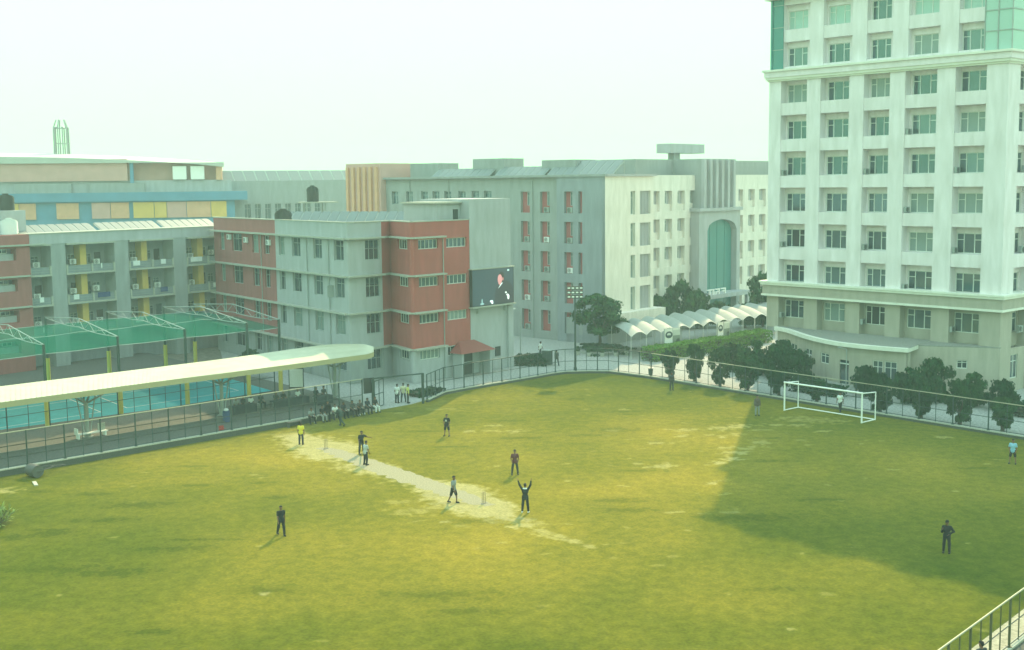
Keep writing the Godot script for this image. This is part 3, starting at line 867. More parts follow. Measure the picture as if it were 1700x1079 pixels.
	var gl := put("glass_front", box_mesh(Vector3(ax0, 0, -1.1), Vector3(ax1, 14.2, -0.9)), M.glass_teal, o, pf)
	for x in [30.6, 32.5, 34.5]: put("mullion", box_mesh(Vector3(x, 0, -0.9), Vector3(x + 0.07, 14.0, -0.84)), M.glass_teal, gl)
	# porch slab in front of the arch, with pale block letters standing on it
	put("porch_slab", box_mesh(Vector3(25.6, 3.35, -4.6), Vector3(37.0, 3.9, -2.0)), M.pale_grey, o, cf)
	for x in [26.0, 36.4]: put("porch_pier", box_mesh(Vector3(x, 0, -2.6), Vector3(x + 0.5, 3.35, -2.1)), M.pale_grey, o, cf)
	var sg := thing("sign_letters", "pale block letters standing on the porch slab before the arched glass", "sign", turned(B, 0) * cf * T(26.0, 3.9, -2.3))
	for gl2 in [[[0.0, 0.62, 1.7, 0.78], [0.55, 0, 0.8, 0.62], [1.4, 0, 1.7, 0.62]], [[2.0, 0.62, 3.1, 0.78], [2.85, 0, 3.1, 0.62], [2.1, 0.3, 2.85, 0.42], [2.05, 0, 2.3, 0.3]], [[3.5, 0.62, 4.7, 0.78], [4.45, 0, 4.7, 0.62], [3.8, 0.3, 4.45, 0.42]]]:
		var lg := Geo.new()
		for q in gl2: lg.box(Vector3(q[0], q[1], -0.12), Vector3(q[2], q[3], 0.12))
		put("letter", lg.mesh(), M.paint_white, sg)
	# body and roof behind the walls
	var bd := Geo.new(); bd.xf = inv
	var q := func(s: float, t: float) -> Vector2: return B + U * s - V2(0.7490, -0.6626) * t
	bd.prism(PackedVector2Array([q.call(0.9, 0.6), q.call(9.3, 0.6), q.call(9.3, 6.2), q.call(59, 6.2), q.call(59, 20), q.call(15, 20), q.call(15, L - 0.3), q.call(0.95, L - 0.3)]), 0, 19.6)
	put("roof", bd.mesh(), M.roof, o)
	# roof-top plant room with a long tank on a stem
	put("plant_room", box_mesh(Vector3(18.6, 19.7, -15), Vector3(35.0, 22.5, -9)), M.grey_wall_light, o, cf)
	var mast := put("tank_stem", box_mesh(Vector3(28.7, 22.5, -10.6), Vector3(30.2, 23.5, -9.6)), M.pale_grey, o, cf)
	put("tank_box", box_mesh(Vector3(27.0, 23.4, -11.4), Vector3(35.6, 24.7, -9.0)), M.pale_grey, mast)
	put("plant_room", box_mesh(Vector3(38.0, 20.3, -16), Vector3(60, 22.4, -8)), M.grey_wall_light, o, cf)
	for k in 3: put("stair_head", box_mesh(Vector3(2.0 + 12.0 * k, 20.2, -7.0), Vector3(7.5 + 12.0 * k, 22.3 + 0.4 * (k % 2), -3.0)), M.grey_wall_light, o, gf * T(0, 0, -0.4))
	# pink block with pale fins at the far left end
	var pk := inv * frame(B + W * 45.6, B + W * 38.6)
	put("pink_block", box_mesh(Vector3(0, 0, -8), Vector3(7.2, 22.4, 0.6)), M.pink_wall, o, pk)
	for k in 6: put("pink_fin", box_mesh(Vector3(0.3 + k * 1.2, 8, 0.6), Vector3(0.75 + k * 1.2, 21.9, 0.95)), M.peach_wall, o, pk)
	# collectors on its roof
	var along := func(a: float, b: float, back: float, n: int, deep: float, rise: float, label: String) -> void:
		solar_row(B + W * b + U * back, B + W * a + U * back, 20.43 if back < 1.2 else 19.62, n, deep, rise, label, "solar arrays on the academic block")
	along.call(0.4, 10.6, 1.3, 8, 3.2, 2.2, "tall tilted solar array on the grey block above its right corner")
	along.call(11.2, 19.5, 1.3, 7, 2.4, 1.6, "lower solar array left of the tall one on the grey block")
	along.call(20.5, 31.0, 1.3, 9, 2.2, 1.5, "long faint solar array on the grey block behind the screen tower")

# ---------------------------------------------------------------- red and grey three-storey block
func red_building() -> void:
	var P0 := V2(-35.3, 147.0); var P1 := V2(-25.4, 133.2); var P2 := V2(-15.9, 120.0); var P3 := V2(-12.9, 123.0); var P4 := V2(-12.2, 124.5); var P5 := V2(-9.7, 119.9)
	var U := V2(0.6626, 0.7490)
	var P6 := P5 + U * 8.2
	var P7 := P5 + U * 14.5
	var o := thing("hostel_block", "red and grey four-storey block with pale slab edges beside the giant screen", "building", turned(P5, 0))
	var inv := o.transform.affine_inverse()
	var levels := [14.2, 10.5, 6.85, 3.25]    # undersides of the pale ledges
	var segs := [
		[P0, P1, "red_wall_dull", [[1.7, 1.4], [5.3, 2.8], [10.9, 1.7], [14.0, 1.4]], "two"],
		[P1, P2, "pale_grey", [[0.8, 1.4], [4.0, 2.0], [8.95, 1.9], [13.45, 2.0]], "two"],
		[P2, P3, "pale_grey", [[2.15, 1.85]], "grid"],
		[P3, P4, "red_wall", [], ""],
		[P4, P5, "red_wall", [[1.9, 2.4]], "ribbon"],
		[P5, P6, "red_wall", [[0.95, 2.75], [4.85, 2.95]], "ribbon"],
	]
	for s in segs:
		var a: Vector2 = s[0]; var b: Vector2 = s[1]
		var w := a.distance_to(b)
		var f := inv * frame(a, b)
		var upper := Geo.new(); var lower := Geo.new()
		var holes := []
		for lv in 4:
			var top: float = levels[lv] - 0.12
			for x in s[3]:
				var hgt := 0.95 if s[4] == "ribbon" else 2.0
				holes.append([x[0], top - hgt, x[0] + x[1], top])
		upper.holed(0, w, 3.2, 15.8, holes.filter(func(h): return h[1] > 3.3), 0.3)
		lower.holed(0, w, 0, 3.2, holes.filter(func(h): return h[1] < 3.3), 0.3)
		put("wall", upper.mesh(), M[s[2]], o, f)
		put("wall", lower.mesh(), M.grey_wall_light if s[2] != "red_wall" else M.pale_grey, o, f)
		for k in holes.size():
			var h: Array = holes[k]
			var q := rng.randf()
			window(o, f * T(h[0], h[1], -0.2), h[2] - h[0], h[3] - h[1], s[4], M.glass_curtain if q < 0.3 else (M.glass_mid if q < 0.65 else M.glass_dark), M.frame_grey if s[4] != "ribbon" else M.frame_white)
		# ledges over every storey
		for lv in 4:
			var r: float = w
			put("ledge", box_mesh(Vector3(-0.25 if s[2] != "red_wall" else -0.02, levels[lv], -0.1), Vector3(minf(r + 0.2, r if a != P5 else 4.4), levels[lv] + 0.16, 0.55)), M.slab, o, f)
		put("coping", box_mesh(Vector3(-0.02, 15.8, -0.35), Vector3(w + 0.02, 15.9, 0.06)), M.slab, o, f)
	# small window units on the red left wing
	var lf := inv * frame(P0, P1)
	for x in [[4.9, 13.7], [9.6, 13.5], [15.6, 13.4]]: ac_unit(o, lf * T(x[0], x[1] - 0.3, 0.2).scaled_local(Vector3.ONE * 0.9), M.white_plastic)
	var mf := inv * frame(P1, P2)
	put("casement", box_mesh(Vector3(13.2, 8.4, 0.05), Vector3(13.26, 9.6, 0.75)), M.frame_grey, o, mf)
	# rain pipes down the walls
	for pq in [[P0, P1, 13.4], [P1, P2, 7.6], [P1, P2, 12.4], [P5, P6, 4.3]]:
		var pfm := inv * frame(pq[0], pq[1])
		var pg := Geo.new(); pg.tube(Vector3(pq[2], 0, 0.1), Vector3(pq[2], 14.1, 0.1), 0.05, 0.05, 7)
		put("rain_pipe", pg.mesh(), M.steel_paint, o, pfm)
	# plain tower that carries the screen
	var tf := inv * frame(P6, P7)
	put("screen_tower", box_mesh(Vector3(0, 0, -7), Vector3(6.3, 17.9, 0.05)), M.pale_grey, o, tf)
	put("stair_head", box_mesh(Vector3(-3.4, 14.6, -6.0), Vector3(-0.02, 17.5, -1.2)), M.pale_grey, o, tf)
	put("stair_head_roof", box_mesh(Vector3(-3.7, 17.5, -6.2), Vector3(-0.02, 17.66, -0.9)), M.slab, o, tf)
	put("door", box_mesh(Vector3(-1.1, 15.7, -1.2), Vector3(-0.4, 16.9, -1.14)), M.dark, o, tf)
	put("pilaster", box_mesh(Vector3(5.5, 0.0, 0.05), Vector3(6.3, 6.6, 0.35)), M.pale_grey, o, tf)
	# roof
	var g := Geo.new(); g.xf = inv
	g.prism(PackedVector2Array([P0 + V2(0.5, 0.1), P1 + V2(0.4, 0.3), P2 + V2(0.1, 0.6), P3 + V2(-0.1, 0.6), P4 + V2(0.1, 0.9), P5 + V2(0.0, 0.8), P6 + V2(-0.3, 0.3), P6 + V2(-6, 7), V2(-22, 146), V2(-28, 152)]), 0, 14.7)
	put("roof", g.mesh(), M.roof, o)
	# entrance porch with a little red tiled roof
	var pf := inv * frame(P5 + U * 5.2, P5 + U * 10.2)
	put("porch_wall", box_mesh(Vector3(0.0, 0, 0.32), Vector3(0.3, 2.6, 1.6)), M.pale_grey, o, pf)
	put("porch_wall", box_mesh(Vector3(4.2, 0, 0.05), Vector3(4.5, 2.6, 1.6)), M.pale_grey, o, pf)
	var d := put("entrance_door", box_mesh(Vector3(0.6, 0, 0.06), Vector3(3.1, 2.5, 0.12)), M.dark, o, pf)
	put("door_frame", box_mesh(Vector3(0.6, 1.25, 0.12), Vector3(3.1, 1.33, 0.15)), M.frame_grey, d)
	var rg := Geo.new()
	rg.quad(Vector3(-0.3, 2.5, 1.9), Vector3(4.8, 2.5, 1.9), Vector3(3.4, 3.5, 0.1), Vector3(1.1, 3.5, 0.1))
	rg.tri(Vector3(4.8, 2.5, 1.9), Vector3(4.8, 2.5, 0.1), Vector3(3.4, 3.5, 0.1))
	rg.tri(Vector3(-0.3, 2.5, 0.1), Vector3(-0.3, 2.5, 1.9), Vector3(1.1, 3.5, 0.1))
	rg.quad(Vector3(-0.3, 2.5, 0.1), Vector3(4.8, 2.5, 0.1), Vector3(4.8, 2.5, 1.9), Vector3(-0.3, 2.5, 1.9))
	put("porch_roof", rg.mesh(), M.red_tile, o, pf)
	put("notice_panel", box_mesh(Vector3(6.6, 1.4, 0.1), Vector3(7.4, 2.4, 0.16)), M.dark, o, pf)
	# the screen: a lit picture of a speaker in a dark suit, hung on the tower
	var scr := thing("video_screen", "giant dark blue screen showing a man in suit, hung on the grey tower", "screen", frame(P6, P7) * T(-0.15, 6.95, 0.08))
	put("housing", box_mesh(Vector3(0, -0.05, 0), Vector3(6.45, 3.75, 0.35)), M.black_plastic, scr)
	var face := Geo.new()
	face.quad(Vector3(0.08, 0.03, 0.36), Vector3(6.37, 0.03, 0.36), Vector3(6.37, 3.68, 0.36), Vector3(0.08, 3.68, 0.36))
	put("picture", face.mesh(), screen_picture(), scr)
	put("top_cover", box_mesh(Vector3(-0.1, 3.75, -0.05), Vector3(6.55, 3.85, 0.5)), M.slab, scr)
	put("catwalk", box_mesh(Vector3(-0.1, -0.2, -0.05), Vector3(6.55, -0.06, 0.6)), M.slab, scr)
	for x in [1.0, 5.2]: put("bracket", box_mesh(Vector3(x, -0.8, -0.05), Vector3(x + 0.15, -0.2, 0.3)), M.steel_paint, scr)
	# things on the roof
	solar_row(V2(-27.2, 139.5), V2(-8.4, 131.5), 14.72, 17, 1.6, 1.5, "long row of solar panels on the red and grey block's roof", "solar arrays on the red block")
	water_tank(V2(-24.6, 133.9), 14.72, 0.95, 2.3, M.black_plastic, "squat black water tank at the front edge of the red block's roof")
	var tl := thing("tank_frame", "pale steel platform carrying the tall black tank behind the red block", "platform", turned(V2(-23.0, 145.5), 20, 14.71))
	for x in [-1.1, 1.1]:
		for z in [-0.9, 0.9]: put("leg", box_mesh(Vector3(x - 0.08, 0, z - 0.08), Vector3(x + 0.08, 2.7, z + 0.08)), M.steel_paint, tl)
	put("deck", box_mesh(Vector3(-1.7, 2.7, -1.2), Vector3(2.6, 2.85, 1.2)), M.slab, tl)
	put("brace", box_mesh(Vector3(-1.5, 1.6, -0.05), Vector3(2.2, 1.7, 0.05)), M.steel_paint, tl)
	water_tank(V2(-23.2, 145.5), 17.57, 0.72, 1.9, M.black_plastic, "tall black water tank on a steel platform above the red block")

func screen_picture() -> StandardMaterial3D:
	var w := 252; var h := 146
	var im := Image.create(w, h, false, Image.FORMAT_RGB8)
	im.fill(Color(0.10, 0.17, 0.20))
	var disc := func(cx: float, cy: float, rx: float, ry: float, c: Color) -> void:
		for y in range(maxi(0, int(cy - ry)), mini(h, int(cy + ry) + 1)):
			for x in range(maxi(0, int(cx - rx)), mini(w, int(cx + rx) + 1)):
				if pow((x - cx) / rx, 2) + pow((y - cy) / ry, 2) <= 1.0: im.set_pixel(x, y, c)
	disc.call(195, 120, 62, 70, Color(0.075, 0.11, 0.14))      # shoulders
	disc.call(176, 37, 17, 24, Color(0.05, 0.05, 0.06))         # hair
	disc.call(167, 44, 14, 20, Color(0.62, 0.42, 0.42))         # face
	disc.call(186, 44, 4, 7, Color(0.58, 0.38, 0.38))           # ear
	disc.call(166, 58, 9, 10, Color(0.60, 0.41, 0.40))
	for k in 22:                                                 # collar
		for j in 7 - k / 4: im.set_pixel(178 - k + j, 60 + k, Color(0.75, 0.82, 0.82))
	disc.call(213, 112, 7, 4, Color(0.72, 0.76, 0.74)); disc.call(219, 122, 7, 11, Color(0.72, 0.76, 0.74)); disc.call(204, 102, 6, 4, Color(0.7, 0.74, 0.72))
	disc.call(113, 133, 10, 5, Color(0.72, 0.78, 0.78)); disc.call(118, 139, 6, 6, Color(0.72, 0.78, 0.78)); disc.call(56, 131, 4, 12, Color(0.42, 0.55, 0.55)); disc.call(56, 140, 12, 4, Color(0.42, 0.55, 0.55)); disc.call(220, 9, 7, 4, Color(0.6, 0.7, 0.7))
	var m := StandardMaterial3D.new()
	m.resource_name = "screen_picture"
	var t := ImageTexture.create_from_image(im)
	m.albedo_texture = t
	m.roughness = 0.35
	m.emission_enabled = true
	m.emission_texture = t
	m.emission_energy_multiplier = 0.8
	return m

# ---------------------------------------------------------------- hostel with recessed balconies on the left
func hostel() -> void:
	var L := V2(-52.97, 147.01); var d := V2(0.62, 0.785).normalized()
	# storeys of 3.2 m, the ground floor standing on a plinth
	L *= 0.9
	var f := frame(L - d * 14.4, L + d * 26.0, 1.95).scaled_local(Vector3.ONE * 0.9)      # local x = distance along + 16
	var o := thing("balcony_hostel", "grey hostel with recessed balconies and yellow pillars behind the green nets", "building", f)
	var X := 16.0
	var bays := [[-4.9, -2.0], [-0.1, 6.6], [8.6, 15.3], [17.3, 24.0]]
	var piers := [[-2.0, -0.1], [6.6, 8.6], [15.3, 17.3], [24.0, 26.0]]
	for p in piers: put("pier", box_mesh(Vector3(p[0] + X, -2.2, -2.2), Vector3(p[1] + X, 12.95, 0.0)), M.grey_wall_light, o)
	put("parapet", box_mesh(Vector3(-4.9 + X, 12.95, -2.2), Vector3(26 + X, 14.15, 0.05)), M.pale_grey, o)
	put("coping", box_mesh(Vector3(-4.95 + X, 14.15, -2.3), Vector3(26.05 + X, 14.27, 0.12)), M.slab, o)
	put("rear_wall", box_mesh(Vector3(-15.5 + X, -2.2, -14), Vector3(26 + X, 13.6, -2.2)), M.grey_wall, o)
	for b in bays.size():
		var x0: float = bays[b][0] + X; var x1: float = bays[b][1] + X
		put("head_ledge", box_mesh(Vector3(x0 + 0.1, 12.75, -0.2), Vector3(x1 - 0.1, 12.95, 0.35)), M.slab, o)
		for k in 3:
			var y := 2.15 + 3.56 * k
			put("balcony_slab", box_mesh(Vector3(x0, y - 0.1, -2.2), Vector3(x1, y + 0.12, 0.12)), M.slab, o)
			# low front: end posts, a middle post and dark rail panels
			var posts := [x0 + 0.02, x1 - 0.24]
			if x1 - x0 > 4.0: posts.append((x0 + x1) * 0.5 + 0.05)
			for px in posts: put("balcony_post", box_mesh(Vector3(px, y + 0.12, -0.15), Vector3(px + 0.22, y + 1.1, 0.08)), M.slab, o)
			var railg := Geo.new()
			for t in [0.35, 0.65, 0.95]: railg.box(Vector3(x0 + 0.24, y + t, -0.05), Vector3(x1 - 0.24, y + t + 0.05, 0.0))
			put("railing", railg.mesh(), M.steel_paint, o)
			put("rail_panel", box_mesh(Vector3(x0 + 0.24, y + 0.14, -0.1), Vector3(x1 - 0.24, y + 0.98, -0.07)), M.grey_wall, o)
			# back of the balcony: doors, window, coolers
			var n := 2 if x1 - x0 > 4.0 else 1
			for j in n:
				var bx := x0 + j * (x1 - x0) * 0.5
				var dx := 0.35 if (j + k) % 2 == 0 else 1.9
				var dr := put("balcony_door", box_mesh(Vector3(bx + dx, y + 0.12, -2.2), Vector3(bx + dx + 0.85, y + 2.3, -2.14)), M.dark if (k + j + b) % 3 else M.glass_mid, o)
				put("handle", box_mesh(Vector3(bx + dx + 0.7, y + 1.1, -2.14), Vector3(bx + dx + 0.74, y + 1.3, -2.1)), M.steel, dr)
				window(o, T(bx + (1.5 if dx < 1.0 else 0.4), y + 1.0, -2.1), 1.0, 1.2, "two", M.glass_mid, M.frame_grey)
				if rng.randf() < 0.8: ac_unit(o, T(bx + 1.75 + rng.randf_range(-0.2, 0.2), y + 1.0 + rng.randf_range(-0.3, 0.2), -1.6), M.white_plastic)
				if rng.randf() < 0.6:   # washing over the rail
					put("towel", box_mesh(Vector3(bx + 0.6 + rng.randf(), y + 0.45, 0.0), Vector3(bx + 1.1 + rng.randf() + 0.4, y + 1.06, 0.03)), M.cloth_white if rng.randf() < 0.6 else M.cloth_blue, o)
			if n == 2: put("yellow_pillar", box_mesh(Vector3((x0 + x1) * 0.5 - 0.85, y + 0.12, -2.2), Vector3((x0 + x1) * 0.5 + 0.0, y + 3.4, -0.9)), M.yellow_wall, o)
	# red stair block at the left end
	var g := Geo.new()
	var rh := []
	for k in 4: rh.append([0.5, 2.2 + 3.56 * k - 1.6, 9.4, 3.6 + 3.56 * k - 1.6])
	g.holed(0, -4.9 + X, -2.2, 14.2, rh, 1.2)
	put("red_wall", g.mesh(), M.red_wall_dull, o, T(0, 0, 0.4))
	for k in 4:
		var h: Array = rh[k]
		put("parapet_panel", box_mesh(Vector3(h[0], h[1] - 0.02, -0.75), Vector3(h[2], h[1] + 0.75, -0.2)), M.pale_grey, o)
		for j in 4: window(o, T(h[0] + 0.6 + 2.2 * j, h[1] + 0.78, -0.75), 1.2, 0.6, "two", M.glass_dark, M.frame_white)
		put("ledge", box_mesh(Vector3(0, 13.0 - 3.56 * k - 0.1, 0.4), Vector3(-4.9 + X - 0.2 if k else -3.0 + X, 13.0 - 3.56 * k + 0.08, 0.7)), M.slab, o)
	# stair head with water tanks, and collectors on the roof
	put("stair_head", box_mesh(Vector3(6.4, 13.6, -9.0), Vector3(13.4, 16.9, -4.0)), M.pale_grey, o)
	put("door", box_mesh(Vector3(11.6, 13.7, -4.0), Vector3(12.2, 15.6, -3.94)), M.dark, o)
	var tw := f * Vector3(10.3, 0, -2.4)
	water_tank(V2(tw.x, -tw.z), 14.73, 0.9, 1.7, M.white_plastic, "round white water tank on the hostel's red end block")
	var tb := f * Vector3(12.1, 0, -6.0)
	water_tank(V2(tb.x, -tb.z), 17.16, 0.9, 1.8, M.black_plastic, "round black water tank on the hostel's stair head")
	var r := func(a: float, b: float, z: float) -> Array:
		var p: Vector3 = f * Vector3(a + X, 0, z); var q: Vector3 = f * Vector3(b + X, 0, z)
		return [V2(p.x, -p.z), V2(q.x, -q.z)]
	var a1: Array = r.call(-4.0, 6.5, -3.0); var a2: Array = r.call(7.2, 16.0, -3.0); var a3: Array = r.call(16.6, 25.0, -3.0)
	solar_row(a1[0], a1[1], 14.19, 9, 2.0, 1.0, "solar panels on the hostel roof at its left, beside the white tank", "solar arrays on the hostel")
	solar_row(a2[0], a2[1], 14.19, 8, 2.0, 1.0, "middle run of solar panels on the hostel roof", "solar arrays on the hostel")
	solar_row(a3[0], a3[1], 14.19, 7, 2.0, 1.0, "solar panels on the hostel roof next to the red block", "solar arrays on the hostel")

# ---------------------------------------------------------------- hazy buildings far behind
func far_buildings() -> void:
	var f := frame(V2(-95, 206), V2(-46.0, 217))
	var o := thing("sports_hall", "hazy pink hall with vaulted white roof, blue band and coloured panels at far left", "building", f)
	var w := V2(-95, 206).distance_to(V2(-46.0, 217))
	put("wall", box_mesh(Vector3(0, 0, -30), Vector3(w - 2.2, 17.1, -0.2)), M.blue_band, o)
	put("blue_band", box_mesh(Vector3(-2, 17.1, -30), Vector3(w, 18.6, 0.5)), M.blue_band, o)
	put("upper_wall", box_mesh(Vector3(-2, 18.6, -26), Vector3(w - 2.6, 20.6, -1.5)), M.pale_grey, o)
	put("pink_wall", box_mesh(Vector3(-2, 20.6, -24), Vector3(w - 20, 24.3, -1.0)), M.pink_wall, o)
	put("pink_wall", box_mesh(Vector3(w - 20, 20.6, -24), Vector3(w - 4.2, 23.6, -3.0)), M.pink_wall, o)
	put("corner_post", box_mesh(Vector3(w - 5.2, 20.6, -3.0), Vector3(w - 4.2, 23.6, -1.0)), M.peach_wall, o)
	put("downpipe", box_mesh(Vector3(w - 19.6, 18.6, -1.5), Vector3(w - 19.0, 24.0, -0.9)), M.blue_band, o)
	for x in [12.0, 24.0]: put("vent_box", box_mesh(Vector3(x, 18.6, -1.4), Vector3(x + 9, 20.2, -0.7)), M.grey_wall_light, o)
	var rg := Geo.new()
	for k in 16:
		var a := k / 16.0; var b := (k + 1) / 16.0
		var xa := lerpf(-2, w - 3.8, a); var xb := lerpf(-2, w - 3.8, b)
		var ya := 23.7 + 2.0 * pow(cos(maxf(0, a - 0.15) / 0.85 * PI * 0.5), 0.8) if a < 0.999 else 23.7
		var yb := 23.7 + 2.0 * pow(maxf(0.0, cos(maxf(0, b - 0.15) / 0.85 * PI * 0.5)), 0.8)
		rg.quad(Vector3(xa, 23.62, -0.6), Vector3(xb, 23.62, -0.6), Vector3(xb, yb - 0.9, -0.6), Vector3(xa, ya - 0.9, -0.6))
		rg.quad(Vector3(xa, ya - 0.9, -0.6), Vector3(xb, yb - 0.9, -0.6), Vector3(xb, yb, -13), Vector3(xa, ya, -13))
		rg.quad(Vector3(xa, ya, -13), Vector3(xb, yb, -13), Vector3(xb, 23.6, -26), Vector3(xa, 23.6, -26))
	put("vaulted_roof", rg.mesh(), M.roof_sheet, o)
	var cols := [[7.5, 5.0, "yellow_wall"], [12.6, 2.6, "peach_wall"], [18.5, 3.6, "peach_wall"], [24.2, 3.0, "pink_wall"], [27.3, 3.0, "peach_wall"], [31.0, 3.4, "yellow_wall"], [34.5, 2.0, "yellow_wall"], [36.6, 3.2, "pink_wall"], [39.9, 4.0, "peach_wall"], [44.0, 2.6, "yellow_wall"], [1.0, 5.6, "peach_wall"]]
	for c in cols: put("colour_panel", box_mesh(Vector3(c[0], 14.2, -0.2), Vector3(c[0] + c[1], 16.9, 0.05)), M[c[2]], o)
	for k in 2:
		var p := f * Vector3(w - 12.3 + 4.3 * k, 0, -1.6)
		var tk := thing("roof_tank", "white cubic roof tank on the pink hall, %s of the pair" % ["left" if k == 0 else "right"], "water tank", f * T(w - 12.5 + 3.0 * k, 20.6, -2.0), "white cube tanks")
		put("tank_body", box_mesh(Vector3(0, 0.15, -1.0), Vector3(2.3, 2.4, 0.9)), M.paint_white, tk)
		put("plinth", box_mesh(Vector3(0.1, 0, -0.9), Vector3(2.2, 0.15, 0.8)), M.pale_grey, tk)
	# skeletal tank tower
	var q := thing("lattice_tower", "skeletal steel tower rising above the far pink hall", "tower", turned(V2(-80.5, 224), 12, 0))
	var bent := func(r0: float, ya: float, r1: float, yb: float, a: float) -> Array: return [Vector3(cos(a) * r0, ya, sin(a) * r0), Vector3(cos(a) * r1, yb, sin(a) * r1)]
	for k in 10:
		var g := Geo.new()
		var a := TAU * k / 10
		var s: Array = bent.call(1.55, 0.0, 1.25, 30.2, a)
		g.tube(s[0], s[1], 0.15, 0.13, 6)
		var s2: Array = bent.call(1.25, 30.2, 0.75, 31.6 if k % 2 else 30.3, a)
		g.tube(s2[0], s2[1], 0.13, 0.11, 6)
		put("upright", g.mesh(), M.steel_paint, q)
	for y in [22.0, 24.6, 27.4, 30.1]:
		var g := Geo.new()
		for k in 10: g.bar(Vector3(cos(TAU * k / 10), 0, sin(TAU * k / 10)) * (1.55 - 0.01 * y) + Vector3(0, y, 0), Vector3(cos(TAU * (k + 1) / 10), 0, sin(TAU * (k + 1) / 10)) * (1.55 - 0.01 * y) + Vector3(0, y, 0), 0.1, 0.1)
		put("ring", g.mesh(), M.grey_wall_light, q)
	# grey ranges between the hall and the pink fins
	var gf := frame(V2(-56, 222), V2(-29, 236))
	var b := thing("grey_range", "hazy grey range with tall narrow windows between the pink hall and pink fins", "building", gf)
	var lw := V2(-56, 222).distance_to(V2(-29, 236))
	var holes := []
	for k in 8: holes.append([8.5 + 1.9 * k, 13.2, 9.6 + 1.9 * k, 16.2])
	var g := Geo.new()
	g.holed(3, lw, 0, 20.4, holes, 0.4)
	put("wall", g.mesh(), M.grey_wall_light, b)
	for h in holes: window(b, T(h[0], h[1], -0.3), 1.1, 3.0, "two", M.glass_mid, M.frame_grey)
	put("side_wall", box_mesh(Vector3(-2, 0, -10), Vector3(3, 19.6, -0.3)), M.pale_grey, b)
	put("roof", box_mesh(Vector3(3, 0, -12), Vector3(lw, 19.9, -0.45)), M.roof, b)
	var pa := gf * Vector3(5, 0, -1.0); var pb := gf * Vector3(lw, 0, -1.0)
	solar_row(V2(pa.x, -pa.z), V2(pb.x, -pb.z), 19.92, 12, 2.6, 2.0, "faint solar array along the hazy grey range's roof", "solar arrays far behind")

# ---------------------------------------------------------------- court, nets, canopy, car park, fences
func ls(x: float, d: float) -> Vector2: return V2(x, d) * 0.974
func ly(h: float) -> float: return 19.5 - (19.5 - h) * 0.974

